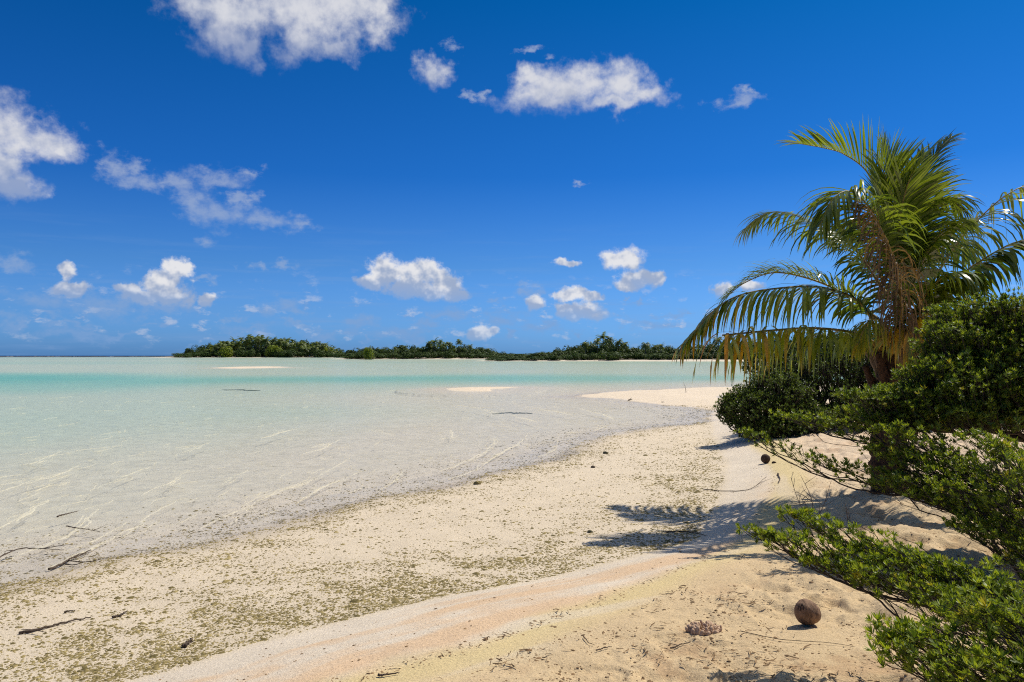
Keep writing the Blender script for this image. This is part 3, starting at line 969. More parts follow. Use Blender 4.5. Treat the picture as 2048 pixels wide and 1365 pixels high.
def axis_tips(axes, n_per_m, rise, lateral):
    """points above long leaning boughs given as (px, py, Y) polylines, and the way each shoot leans"""
    out = []; lean = []
    for ax in axes:
        C = spline([at(*p) for p in ax], 60)
        T = np.gradient(C, axis=0); T /= np.linalg.norm(T, axis=1)[:, None]
        L = np.linalg.norm(np.diff(C, axis=0), axis=1).sum()
        for _ in range(int(L * n_per_m)):
            u = RNG.random()
            k = min(int(u * 59), 58); p = C[k] + (C[k + 1] - C[k]) * (u * 59 - k)
            g = math.sin(min(1, (1 - u) * 2.2 + 0.15) * math.pi / 2)
            out.append(p + np.array([RNG.normal(0, lateral * 0.5), RNG.normal(0, lateral) * g, RNG.uniform(-0.15, 1) * rise * g + 0.01]))
            l = T[k] * 0.85 + np.array([0, 0, 0.45]) + RNG.normal(0, 0.2, 3)
            lean.append(l / np.linalg.norm(l))
    return np.array(out), np.array(lean)


def boughs(parts):
    """several sets of boughs -> tips, leans, all axes"""
    P = []; L = []; A = []
    for axes, n, rise, lat in parts:
        p, l = axis_tips(axes, n, rise, lat); P.append(p); L.append(l); A += axes
    return np.vstack(P), np.vstack(L), A


# ------------------------------------------------------------------ the coconut palm
PALM_Y = 10.2
gx, gy = on(1782, 990, 0.55)
palm = empty('coconut_palm', (gx, PALM_Y, height(gx, PALM_Y)), 'young coconut palm with arching green and yellowing fronds leaning over the beach', 'palm')


def frond(pts, L, hang=0.5, side_ang=0.9, lift=0.25, tint=(0.25, 0.8), dry=0.0, n=110, start=0.12, prof=None, cut=False, width=0.026, roll=0.0, thick=0.020, gap=0.0, name='frond', mat='palm', dry_tip=0.0, sides=(1, -1), wild=0.08):
    L = L * 1.2; n = int(n * 0.66); width = width * 1.35; wild = wild * 1.5
    C = spline([at(*p) for p in pts], 70)
    T = np.gradient(C, axis=0); T /= np.linalg.norm(T, axis=1)[:, None]
    base_r = thick * (1.0 - np.linspace(0, 1, 70) * (0.45 if cut else 0.82))
    base_r[:8] *= np.linspace(2.0, 1.1, 8)
    mb = MB(); mb.tube(C, base_r, 6)
    fr = mb.build(name, M['rachis'] if dry < 1.2 else M['fibre'], palm)
    V = []; Q = []; A = []
    up = np.array([0, 0, 1.0])
    SEG = 6
    for i in range(n):
        u0 = start + (1 - start) * (i + RNG.uniform(-0.3, 0.3)) / n
        u0 = min(max(u0, 0), 0.995)
        if gap and RNG.random() < gap * (0.4 + math.sin(u0 * 23) ** 2): continue
        k = u0 * 69; j = int(k); p = C[j] + (C[min(j + 1, 69)] - C[j]) * (k - j)
        t = T[j]
        s = np.cross(t, up)
        if np.linalg.norm(s) < 0.25: s = np.cross(t, np.array([0.3, -1, 0.2]))
        s /= np.linalg.norm(s)
        nn = np.cross(s, t)
        cr, sr = math.cos(roll), math.sin(roll)
        s, nn = s * cr + nn * sr, nn * cr - s * sr
        v = (u0 - start) / (1 - start)
        ln = (0.55 + 0.45 * math.sin(min(1, v * 2.2) * math.pi / 2)) * (1 - (0 if cut else 0.62) * max(0, v - 0.45) / 0.55)
        if prof: ln *= prof(v)
        for sd in sides:
            ll = L * ln * RNG.uniform(0.84, 1.1)
            fwd = 0.45 + 0.9 * v * (0 if cut else 1)
            d = s * sd * side_ang + t * fwd + nn * lift + RNG.normal(0, wild, 3)
            d /= np.linalg.norm(d)
            hg = hang * RNG.uniform(0.55, 1.35)
            tn = RNG.uniform(*tint) + dry * (RNG.random() < 0.85) * RNG.uniform(0.6, 1.1) + (dry_tip * v * RNG.uniform(0.3, 1.1))
            wd = width * RNG.uniform(0.8, 1.15)
            q = p.copy(); dd = d.copy()
            pts_ = [q.copy()]; ds = [dd.copy()]
            for z in range(SEG):
                dd = dd + np.array([0, 0, -1.0]) * hg * (0.35 + 0.25 * z) * (1.0 / SEG) * 2.2
                dd /= np.linalg.norm(dd)
                q = q + dd * ll / SEG
                pts_.append(q.copy()); ds.append(dd.copy())
            b = len(V)
            for z in range(SEG + 1):
                wv = np.cross(ds[z], nn if abs(ds[z].dot(nn)) < 0.95 else t)
                wv /= np.linalg.norm(wv) + 1e-9
                f = z / SEG
                w = wd * (0.55 + 1.1 * f if f < 0.35 else 0.935 * (1 - ((f - 0.35) / 0.65) ** 1.8) + 0.02)
                V += [pts_[z] - wv * w / 2, pts_[z] + wv * w / 2]
                A += [tn + 0.5 * max(0, dry_tip) * f * v] * 2
            for z in range(SEG):
                e = b + 2 * z
                Q.append((e, e + 1, e + 3, e + 2))
    mesh('leaflets', np.array(V), np.array(Q), M[mat], fr, {'tint': np.maximum(A, 0)}, True)
    return fr


# trunk with the old leaf bases round its head
mb = MB()
tx = at(1782, 990, PALM_Y); th = at(1795, 668, PALM_Y)
C = spline([(tx.x - 0.02, PALM_Y, palm.location.z - 0.15), (tx.x - 0.03, PALM_Y, 0.95), (th.x - 0.04, PALM_Y, 1.6), (th.x, PALM_Y, th.z)], 60)
R = 0.20 + 0.012 * np.sin(np.linspace(0, 60, 60)) + 0.05 * np.exp(-np.linspace(0, 1, 60) / 0.10) + 0.03 * np.sin(np.linspace(0, 3.14, 60)) ** 4
mb.tube(C, R, 18, 0.10)
trunk = mb.build('trunk', M['trunk'], palm)
for k in range(20):                      # leaf bases clasping the trunk
    a = k * 2.4; z = 1.25 + 0.055 * k
    c0 = np.array([th.x - 0.03 + math.cos(a) * 0.24, PALM_Y + math.sin(a) * 0.24, z])
    d = np.array([math.cos(a), math.sin(a), 0])
    mb = MB()
    Cc = spline([c0 - d * 0.08 - np.array([0, 0, 0.22]), c0 + d * 0.03, c0 + d * (0.12 + 0.05 * (k % 3)) + np.array([0, 0, 0.22])], 8)
    mb.tube(Cc, np.linspace(0.085, 0.035, 8), 7, 0.15)
    mb.build('leaf_base', M['trunk'] if k < 13 else M['fibre'], trunk)

A0 = (0.15, 0.75)
frond([(1766, 700, 10.2), (1713, 668, 10.0), (1634, 657, 9.8), (1559, 660, 9.6), (1445, 671, 9.3)], 0.60, 2.2, 0.55, 0.0, (0.25, 1.0), n=120, cut=True, gap=0.36, dry_tip=0.75, width=0.034, wild=0.16)['label'] = 'broken frond with yellow leaflets hanging straight down'
frond([(1762, 692, 10.1), (1726, 611, 10.0), (1656, 578, 9.8), (1577, 575, 9.6), (1458, 600, 9.4), (1365, 690, 9.2)], 0.66, 1.25, 0.6, 0.0, (0.1, 0.75), n=150, dry_tip=0.95, width=0.032, wild=0.12)['label'] = 'low frond with browned and orange leaflet bases'
frond([(1755, 640, 10.4), (1682, 585, 10.5), (1612, 556, 10.7), (1546, 546, 10.9), (1490, 566, 11.0), (1453, 594, 11.1)], 0.52, 0.5, 0.7, 0.5, (0.35, 0.95), n=120)
frond([(1780, 600, 10.5), (1700, 488, 11.0), (1629, 449, 11.4), (1577, 427, 11.7), (1530, 428, 12.0), (1488, 462, 12.2)], 0.72, 0.95, 0.7, 0.15, A0, n=120)
frond([(1795, 660, 10.0), (1778, 520, 9.8), (1748, 431, 9.6), (1706, 385, 9.4), (1668, 396, 9.2), (1640, 452, 9.1)], 0.74, 1.0, 0.9, 0.1, (0.2, 0.9), n=100, start=0.35)
frond([(1795, 640, 10.3), (1785, 450, 10.4), (1738, 350, 10.5), (1690, 310, 10.55), (1650, 297, 10.6), (1600, 288, 10.6)], 0.85, 0.25, 0.85, 0.50, (0.45, 1.0), n=120, start=0.2, wild=0.05)
frond([(1800, 640, 10.4), (1818, 450, 10.8), (1845, 355, 11.0), (1878, 300, 11.1), (1903, 274, 11.2)], 0.55, 0.35, 0.55, 0.10, (0.0, 0.45), n=120, start=0.3)
frond([(1797, 640, 10.15), (1797, 470, 10.0), (1815, 370, 9.9), (1850, 310, 9.9)], 0.75, 0.25, 0.9, 0.30, (0.35, 0.95), n=90, start=0.2, wild=0.05)
frond([(1797, 650, 10.15), (1792, 480, 10.0), (1772, 360, 10.0), (1755, 322, 10.0)], 0.78, 0.12, 0.9, 0.45, (0.35, 0.9), n=80, start=0.3, wild=0.05)
frond([(1800, 680, 10.1), (1830, 560, 9.9), (1868, 485, 9.8), (1905, 450, 9.7), (1935, 455, 9.6)], 0.80, 0.9, 0.8, 0.10, (0.1, 0.8), n=110, start=0.25)
frond([(1802, 690, 10.0), (1838, 610, 9.6), (1885, 555, 9.3), (1935, 545, 9.1)], 0.75, 1.1, 0.8, 0.0, (0.1, 0.75), n=100)
frond([(1805, 690, 10.3), (1860, 575, 10.4), (1912, 490, 10.6), (1964, 432, 10.8), (2017, 388, 10.9), (2065, 372, 11.0), (2125, 400, 11.1)], 0.80, 1.6, 0.6, 0.0, (0.2, 0.9), n=90, gap=0.25, start=0.42, width=0.028, dry_tip=0.1)
frond([(1805, 695, 10.0), (1858, 600, 9.7), (1920, 552, 9.5), (1986, 507, 9.3), (2048, 482, 9.1), (2120, 500, 9.0)], 0.62, 1.6, 0.5, 0.0, (0.0, 0.5), n=90, width=0.042)
frond([(1798, 640, 10.6), (1770, 480, 11.0), (1715, 440, 11.4), (1672, 470, 11.7)], 0.8, 1.1, 0.8, 0.0, (0.0, 0.6), n=100)
frond([(1800, 640, 10.6), (1845, 500, 11.0), (1895, 470, 11.4), (1940, 510, 11.7)], 0.8, 1.1, 0.8, 0.0, (0.0, 0.6), n=100)
frond([(1790, 700, 9.9), (1840, 640, 9.6), (1890, 625, 9.4), (1935, 650, 9.2)], 0.6, 1.5, 0.6, 0.0, (0.8, 1.1), dry=0.4, n=70, gap=0.2)['label'] = 'low yellowing frond drooping behind the shrub'
frond([(1785, 705, 9.9), (1800, 655, 9.6), (1815, 660, 9.3), (1830, 720, 9.1)], 0.5, 1.8, 0.5, 0.0, (0.8, 1.2), dry=0.5, n=50, gap=0.2)
frond([(1802, 660, 10.2), (1822, 500, 10.2), (1850, 420, 10.2), (1892, 395, 10.3), (1925, 420, 10.3)], 0.70, 0.9, 0.8, 0.1, (0.1, 0.8), n=100, start=0.3)
frond([(1800, 660, 10.3), (1806, 480, 10.5), (1790, 350, 10.7), (1765, 290, 10.8)], 0.72, 0.15, 0.8, 0.5, (0.3, 0.95), n=90, start=0.4, wild=0.05)
frond([(1788, 700, 9.9), (1770, 650, 9.6), (1740, 640, 9.4), (1715, 690, 9.3)], 0.5, 1.6, 0.6, 0.0, (0.6, 1.1), dry=0.3, n=60, gap=0.2)
d1 = frond([(1797, 690, 9.6), (1803, 600, 9.2), (1780, 500, 9.0), (1742, 425, 8.95), (1716, 402, 8.9)], 0.50, 3.2, 0.35, -0.1, (0.1, 1.2), n=170, name='dead_frond', mat='palm_dry', start=0.12, width=0.013, gap=0.15, wild=0.25, thick=0.03)
d1['label'] = 'grey brown fibrous dead frond hanging over the trunk'

# ------------------------------------------------------------------ shrubs on the right
gz = lambda x, y: height(x, y)


def gpt(px, y):
    x = (px - 1024) / F * y
    return (x, y, gz(x, y))


shrub('dense_shrub', gpt(2110, 7.6), np.vstack([
    lobes_tips([(1965, 652, 7.6, 88, 36), (2050, 655, 7.4, 110, 52), (1925, 705, 7.4, 92, 48), (2030, 720, 7.2, 120, 70), (1920, 765, 7.2, 118, 44), (2060, 800, 7.0, 120, 80), (1800, 800, 7.1, 86, 34), (1900, 826, 7.0, 130, 38), (1760, 836, 7.2, 60, 20), (1885, 648, 7.7, 34, 20)], 7600, 0.55, -0.2),
    boughs([([[(2040, 830, 7.0), (1900, 812, 6.9), (1780, 806, 6.9), (1682, 792, 6.9)], [(2000, 760, 7.1), (1880, 742, 7.0), (1800, 752, 7.0)], [(2000, 720, 7.2), (1900, 680, 7.2), (1838, 668, 7.2)], [(2040, 690, 7.2), (1940, 640, 7.3), (1860, 628, 7.4)], [(2060, 660, 7.2), (1990, 622, 7.3), (1910, 614, 7.4)], [(2080, 860, 6.8), (1960, 850, 6.8), (1800, 850, 6.9), (1720, 846, 7.0)], [(2080, 790, 6.8), (1980, 775, 6.8), (1860, 790, 6.8)], [(2090, 640, 7.1), (2040, 616, 7.1), (1985, 612, 7.2)]], 170, 0.15, 0.13)])[0]]), 'dense dark green shrub in front of the palm trunk at the right edge', ROS, 0.98, 'shrub', tint=(0.0, 0.8), group='shrubs on the beach', r0=0.0015, rmax=0.03)
P, Ln, Ax = boughs([([[(2080, 1080, 5.9), (1900, 1010, 6.5), (1720, 965, 7.0), (1613, 928, 7.3), (1478, 866, 7.6)],
                      [(2080, 1020, 6.1), (1960, 975, 6.4), (1850, 925, 6.8), (1750, 888, 7.1), (1640, 858, 7.4), (1555, 832, 7.6)],
                      [(2080, 985, 6.1), (1960, 935, 6.5), (1860, 890, 6.8), (1760, 850, 7.1), (1678, 818, 7.4)]], 110, 0.15, 0.10),
                    ([[(2100, 1130, 5.6), (2000, 1065, 6.0), (1900, 1010, 6.3), (1745, 945, 6.8)],
                      [(2090, 1180, 5.4), (2020, 1100, 5.7), (1930, 1040, 6.0), (1830, 990, 6.4)],
                      [(2100, 1040, 5.7), (2010, 985, 5.9), (1900, 950, 6.3), (1800, 915, 6.6)],
                      [(2110, 1230, 5.2), (2060, 1150, 5.4), (1990, 1090, 5.6), (1900, 1052, 5.9)],
                      [(2110, 1160, 5.3), (2050, 1080, 5.5), (1960, 1010, 5.8), (1860, 970, 6.1)],
                      [(2110, 1010, 5.7), (2060, 950, 5.8), (1990, 905, 6.0), (1930, 880, 6.1)],
                      [(2120, 1100, 5.3), (2070, 1010, 5.4), (2020, 940, 5.6), (1985, 890, 5.8)],
                      [(2000, 1015, 6.2), (1880, 965, 6.4), (1800, 930, 6.6), (1735, 900, 6.7)],
                      [(1960, 1030, 6.1), (1860, 1000, 6.3), (1800, 985, 6.4), (1742, 972, 6.5)],
                      [(1960, 960, 6.3), (1870, 915, 6.5), (1800, 880, 6.6), (1750, 862, 6.7)]], 150, 0.15, 0.11)])
shrub('sprawling_shrub', gpt(2190, 5.9), P, 'leaning shrub whose long leafy boughs reach left under the palm', ROS, 1.0, 'shrub', tint=(0.2, 1.0), r0=0.0016, group='shrubs on the beach', bf=0.12, step=0.07, axes=Ax, lean=Ln, rmax=0.016)
P, Ln, Ax = boughs([([[(2090, 1290, 3.7), (1900, 1215, 4.0), (1750, 1162, 4.2), (1600, 1110, 4.4), (1492, 1062, 4.5)],
                      [(2090, 1240, 3.8), (1880, 1165, 4.1), (1760, 1118, 4.3), (1650, 1072, 4.5), (1572, 1028, 4.7)],
                      [(2090, 1320, 3.6), (1950, 1255, 3.8), (1820, 1205, 4.0), (1700, 1160, 4.2), (1600, 1120, 4.35)],
                      [(2090, 1270, 3.9), (1950, 1195, 4.1), (1800, 1140, 4.3), (1700, 1100, 4.4)]], 205, 0.125, 0.085),
                    ([[(2100, 1340, 3.5), (2000, 1280, 3.6), (1880, 1222, 3.8)], [(2100, 1280, 3.8), (2010, 1215, 3.9), (1930, 1180, 4.1)]], 190, 0.14, 0.09),
                    ([[(2120, 1190, 4.2), (2040, 1150, 4.3), (1945, 1128, 4.4)]], 30, 0.05, 0.05),
                    ([[(1950, 1290, 3.6), (1860, 1262, 3.6), (1735, 1248, 3.6)]], 14, 0.04, 0.05)])
shrub('low_shrub', gpt(2180, 3.75), P, 'bright green shrub bough stretching left above the coconut on the sand', ROS, 0.82, 'shrub', tint=(0.25, 1.1), r0=0.0013, group='shrubs on the beach', bf=0.12, step=0.05, axes=Ax, lean=Ln, reach=0.12, rmax=0.011)
P, Ln, Ax = boughs([([[(2120, 1400, 2.9), (2000, 1340, 3.0), (1880, 1310, 3.1), (1760, 1285, 3.2)],
                      [(2120, 1430, 2.8), (1950, 1370, 2.9), (1850, 1345, 3.0), (1790, 1320, 3.1)],
                      [(2120, 1330, 2.9), (2020, 1260, 3.0), (1930, 1240, 3.1)],
                      [(2140, 1450, 2.7), (2000, 1390, 2.8), (1880, 1380, 2.9)]], 260, 0.13, 0.09)])
shrub('corner_shrub', gpt(2200, 3.0), P, 'bright green shrub filling the lower right corner below the long bough', ROS, 0.85, 'shrub', tint=(0.35, 1.15), r0=0.0013, group='shrubs on the beach', bf=0.12, step=0.05, axes=Ax, lean=Ln, reach=0.12, rmax=0.010)

# thicket farther along the shore
def thicket(base, lobes, n, label, tint=(0.1, 0.9), sc=1.0):
    shrub('thicket_shrub', base, lobes_tips(lobes, int(n * 1.9), 0.66), label, ROS_MID, sc * 0.72, 'shrub_far', r0=0.004, tint=tint, group='shrubs along the shore', step=0.3, up=0.55)

thicket(gpt(1530, 18.0), [(1500, 832, 17.4, 62, 46), (1550, 800, 17.8, 76, 60), (1480, 815, 17.6, 44, 40), (1590, 840, 17.6, 80, 44), (1540, 855, 17.2, 70, 26)], 2600, 'round green shrub at the left end of the thicket beside the sand spit', (0.25, 1.0), 0.85)
thicket(gpt(1680, 18.6), [(1640, 770, 19.0, 90, 80), (1700, 740, 19.2, 80, 72), (1670, 830, 18.4, 110, 56), (1570, 745, 19.4, 60, 50)], 2600, 'tall dark shrub standing behind the hanging yellow frond', (0.0, 0.6), 0.95)
thicket(gpt(1860, 18.6), [(1800, 790, 18.6, 100, 80), (1880, 770, 18.8, 110, 90), (1960, 800, 18.8, 110, 90), (1840, 840, 18.2, 120, 44)], 2200, 'dark shrub seen behind the palm trunk', (0.0, 0.55), 0.95)
thicket(gpt(1580, 33), [(1530, 730, 33, 44, 40), (1590, 720, 33, 54, 44), (1650, 712, 33, 60, 48), (1720, 705, 34, 60, 50)], 2000, 'farther dark shrub showing above the thicket', (0.0, 0.6), 1.6)

# ------------------------------------------------------------------ things lying on the sand
def blob(n_u, n_v, f):
    """a closed lump: f(dir) gives the point"""
    V = []; Q = []
    for i in range(n_v + 1):
        ph = math.pi * i / n_v
        for j in range(n_u):
            a = 2 * math.pi * j / n_u
            V.append(f(np.array([math.sin(ph) * math.cos(a), math.sin(ph) * math.sin(a), math.cos(ph)])))
    for i in range(n_v):
        for j in range(n_u):
            Q.append((i * n_u + j, (i + 1) * n_u + j, (i + 1) * n_u + (j + 1) % n_u, i * n_u + (j + 1) % n_u))
    return np.array(V), np.array(Q)


def coconut(px, py, size, label, mat, rot, squash=1.0):
    x, y = on(px, py, 0.52)
    x, y = on(px, py, height(x, y))
    z = height(x, y)
    Rm = np.array(Matrix.Rotation(rot[0], 3, 'Z') @ Matrix.Rotation(rot[1], 3, 'X'))

    def f(d):
        a = math.atan2(d[1], d[0])
        r = 1 + 0.06 * math.cos(3 * a) * (1 - d[2] ** 2) + 0.035 * math.sin(5 * d[0] + 4 * d[2] + 1) * math.sin(4 * d[1] + 2 * d[0]) + 0.02 * math.sin(13 * a + 5 * d[2]) * (1 - d[2] ** 2)
        p = np.array([d[0] * r * 0.94, d[1] * r * 0.94, d[2] * 1.08 * squash + 0.05 * d[2] ** 3])
        return Rm @ p * size
    V, Q = blob(36, 24, f)
    low = V[:, 2].min()
    c = np.array([x, y, z - low * 0.99])
    root = empty('coconut', (x, y, z), label, 'coconut')
    mesh('husk', V + c, Q, M[mat], root, {'tint': np.full(len(V), 0.5)}, True)
    # the fibrous cap where the stalk was
    Vc, Qc = blob(14, 6, lambda d: Rm @ (np.array([d[0] * 0.30, d[1] * 0.30, (1.10 + 0.045 * d[2]) * squash - 0.05 * (d[0] ** 2 + d[1] ** 2)]) * (1 + 0.05 * math.sin(9 * d[0]))) * size)
    mesh('cap', Vc + c, Qc, M['husk_dark'], root, None, True)
    return root


coconut(1615, 1247, 0.083, 'round brown coconut husk lying on the sand below the shrub bough', 'husk', (-0.9, 1.0))
coconut(1531, 925, 0.085, 'small dark coconut husk on the sand near the thicket', 'husk_dark', (1.2, 1.3), 0.8)

# knobbly dead coral
x, y = on(1408, 1225, 0.5); z = height(x, y)
mb = MB()
for k in range(80):
    a = RNG.uniform(0, 6.28); r = 0.10 * math.sqrt(RNG.random())
    p = np.array([x + r * math.cos(a) * 1.15, y + r * math.sin(a) * 0.9, z + 0.01])
    d = np.array([math.cos(a) * r * 4, math.sin(a) * r * 4, 1.0]) + RNG.normal(0, 0.3, 3); d /= np.linalg.norm(d)
    h = RNG.uniform(0.012, 0.040) * (1 - r * 3)
    C = spline([p - d * 0.03, p + d * h * 0.5, p + d * h], 7)
    mb.tube(C, np.array([1, 1, 1.1, 1.15, 1.1, 0.9, 0.5]) * RNG.uniform(0.005, 0.016), 7, 0.3)
tag(mb.build('coral_clump', M['coral']), 'pinkish knobbly clump of dead coral on the dry sand', 'coral')

def rubble(px, py, zz, s, label, mat='rubble', name='coral_stone'):
    s = s * 0.62; x, y = on(px, py, zz); z = height(x, y)
    sd = RNG.uniform(0, 9, 3)
    V, Q = blob(18, 12, lambda d: d * s * np.array([1.2, 1, 0.75]) * (1 + 0.22 * math.sin(4 * d[0] + sd[0]) * math.sin(5 * d[1] + sd[1]) + 0.14 * math.sin(9 * d[2] + sd[2] + 6 * d[0])))
    o = mesh(name, V + np.array([x, y, z + s * 0.35]), Q, M[mat], None, {'tint': np.full(len(V), .6)}, True)
    return tag(o, label, 'stone')

rubble(1357, 1078, 0.2, 0.055, 'pale lump of coral rubble in the shadow of the palm fronds')
rubble(955, 968, 0.02, 0.075, 'olive algae covered stone at the edge of the water', 'algae', 'shore_stone')
rubble(1180, 1062, 0.15, 0.04, 'small dark stone left of the tips of the frond shadows', 'weed', 'shore_stone')
rubble(728, 970, 0.0, 0.03, 'tiny dark stone in the shallow water off the pebble strip', 'weed', 'shore_stone')
rubble(1211, 908, 0.03, 0.07, 'dark stone at the water edge of the pebble flat', 'weed', 'shore_stone')
rubble(1186, 934, 0.06, 0.055, 'brown stone on the far pebble flat', 'wood', 'shore_stone')
rubble(1548, 914, 0.4, 0.045, 'little dark nut beside the far coconut husk', 'husk_dark', 'shore_stone')


def stick(label, pts, r, zz, twigs=(), lift=0.012, name='driftwood_stick', mat='wood', sub=0.0):
    """a weathered stick lying along pixels of the photograph projected on the sand"""
    W = []; r = r * 0.72
    for q in pts:
        x, y = on(q[0], q[1], zz); z = height(x, y)
        x, y = on(q[0], q[1], z); W.append((x, y, max(height(x, y), sub) + lift + (q[2] if len(q) > 2 else 0)))
    C = spline(W, 26)
    C[:, :2] += np.cumsum(RNG.normal(0, r * 0.45, (26, 2)), 0) - np.linspace(0, 1, 26)[:, None] * 0; C += RNG.normal(0, r * 0.2, C.shape)
    mb = MB(); mb.tube(C, r * np.linspace(1.0, 0.35, 26), 7, 0.15)
    for (u, dx, dy, dz, l) in twigs:
        p = C[int(u * 25)]
        d = np.array([dx, dy, dz]); d = d / np.linalg.norm(d)
        Ct = spline([p, p + d * l * 0.5 + RNG.normal(0, 0.06 * l, 3), p + d * l], 8)
        mb.tube(Ct, r * np.linspace(0.55, 0.15, 8), 5, 0.1)
    return tag(mb.build(name, M[mat]), label, 'stick')


stick('long thin driftwood stick on the pebbles at the lower left', [(38, 1270), (75, 1262), (120, 1250), (172, 1239)], 0.016, 0.06, [(0.3, -1, -0.3, 0.1, 0.12), (0.15, 1, -0.4, 0.1, 0.2)])
stick('short dark stick just right of the long driftwood stick', [(226, 1237), (243, 1231), (256, 1224)], 0.013, 0.07)
stick('little twig on the pebbles above the long driftwood stick', [(130, 1227), (142, 1225), (152, 1223)], 0.010, 0.06)
stick('forked branch lying half in the water at the left', [(98, 1143), (125, 1131), (150, 1118), (180, 1105)], 0.018, 0.0, [(0.45, 1, 0.2, 0.05, 0.42), (0.3, 1, -0.3, 0.15, 0.3), (0.6, 0.5, 1, 0.1, 0.2)], 0.015, sub=0.0)
stick('thin branch under the water at the left edge', [(-10, 1130), (35, 1110), (70, 1107), (135, 1106)], 0.012, 0.0, [(0.4, 0.2, -1, 0.1, 0.25), (0.6, 1, 0.5, 0.1, 0.2), (0.75, 1, 0.2, 0.1, 0.35)], 0.006, sub=0.0)
stick('bent branch floating beyond the forked branch', [(132, 1066), (165, 1070), (200, 1074)], 0.010, 0.0, [(0.8, 0.4, 1, 0.2, 0.2)], 0.008, sub=0.0)
stick('dark weedy stick across a ripple at the left', [(115, 1050), (140, 1044), (160, 1040)], 0.014, 0.0, (), 0.006, sub=0.0)
stick('crooked dark stick on the lower pebble strip', [(372, 1295), (380, 1287), (390, 1280)], 0.018, 0.14, [(0.4, 1, 1, 0.3, 0.05)])
stick('grey stick on the yellow sand at the bottom edge', [(757, 1352), (775, 1352), (795, 1348)], 0.010, 0.42)
stick('thin straight twig standing out on the dry sand left of centre bottom', [(1168, 1285), (1178, 1295), (1190, 1308)], 0.005, 0.5)
stick('curved brown twig beside the straight twig', [(1192, 1312), (1208, 1311), (1226, 1306)], 0.006, 0.5)
stick('pale forked twig at the bottom beside the shrub shadow', [(1340, 1308), (1360, 1295), (1382, 1284)], 0.007, 0.5, [(0.5, -1, 0.5, 0.1, 0.1)])
stick('long fine twig lying under the coconut', [(1480, 1268), (1560, 1283), (1660, 1290), (1760, 1296)], 0.0035, 0.5)
stick('bleached twig behind the coconut', [(1588, 1198), (1620, 1202), (1660, 1205)], 0.004, 0.5)
stick('dark root sticking out of the sand by the frond shadows', [(1405, 980), (1450, 984), (1500, 980), (1530, 962, 0.05)], 0.009, 0.3, [(0.7, 1, 0.5, 0.3, 0.3)])
stick('dark crooked stick below the far coconut husk', [(1556, 948), (1560, 956), (1562, 968)], 0.016, 0.4)
stick('thin dark stick in the palm shadow', [(1330, 1066), (1370, 1064), (1405, 1072)], 0.010, 0.2)
stick('thin pole stuck upright in the sand spit', [(1372, 786), (1371, 785, 0.25), (1369, 784, 0.5)], 0.022, 0.1, name='upright_stick')
stick('small dark driftwood on the near edge of the sand spit', [(1258, 803), (1262, 801), (1266, 801)], 0.05, 0.05, [(0.5, 1, 0, 1, 0.15)])
stick('dead twig lying on top of the spit', [(1325, 806), (1330, 805)], 0.03, 0.08)

# leafless seedling twigs
def bare_shrub(px, py, y, hpx, label, n):
    base = at(px, py, y); base.z = height(base.x, base.y)
    mb = MB()
    for k in range(n):
        a = RNG.uniform(-0.5, 0.5); h = hpx / F * y * RNG.uniform(0.5, 1.0)
        p = np.array(base); tip = p + np.array([a * h, RNG.normal(0, 0.15) * h, h])
        C = spline([p, (p + tip) / 2 + RNG.normal(0, 0.05 * h, 3), tip], 12)
        mb.tube(C, np.linspace(0.0055, 0.0016, 12), 5)
        for q in range(5):
            u = RNG.integers(3, 11); e = C[u] + np.array([RNG.normal(0, 0.22), RNG.normal(0, 0.1), RNG.uniform(0.1, 0.35)]) * h * 0.8
            mb.tube(spline([C[u], (C[u] + e) / 2 + RNG.normal(0, 0.02 * h, 3), e], 7), np.linspace(0.003, 0.0012, 7), 4)
    tag(mb.build('bare_shrub', M['twig']), label, 'shrub')

bare_shrub(1626, 1045, 8.2, 105, 'leafless grey twiggy seedling standing left of the palm trunk', 5)
bare_shrub(1700, 1030, 8.0, 60, 'smaller leafless twig between the seedling and the palm trunk', 3)

# weed on the lagoon floor
def weed(pts, w, label):
    """a thin ragged mat of weed lying on the lagoon floor"""
    C = spline([(*on(*p), 0) for p in pts], 60)
    V = []; Q = []
    for i, c in enumerate(C):
        u = i / 59
        h1, h2 = [w * math.sin(math.pi * (0.02 + 0.96 * u)) ** 0.8 * float(fbm(np.array([u * 9.0 + q]), np.array([w * 7 + q]), 4, 3, 0.7)[0]) ** 2 * 2.4 for q in (0.0, 31.0)]
        for dy, up in ((-h1, 0.0), ((h2 - h1) / 2, 0.022), (h2, 0.0)):
            V.append((c[0], c[1] + dy, min(height(c[0], c[1] + dy), -0.035) + up + 0.004))
        if i:
            b = 3 * i
            Q += [(b - 3, b, b + 1, b - 2), (b - 2, b + 1, b + 2, b - 1)]
    o = mesh('seaweed_patch', np.array(V), np.array(Q), M['weed'], None, {'tint': np.full(len(V), 0.4)}, True)
    tag(o, label, 'seaweed')


weed([(985, 819), (1020, 817), (1065, 819)], 0.5, 'dark patch of seaweed in the shallows off the sandbar')
weed([(445, 774.5), (480, 774.5), (520, 776)], 1.0, 'dark streak at the edge of the turquoise channel')  # dark mat standing in for the channel's darker depth edge

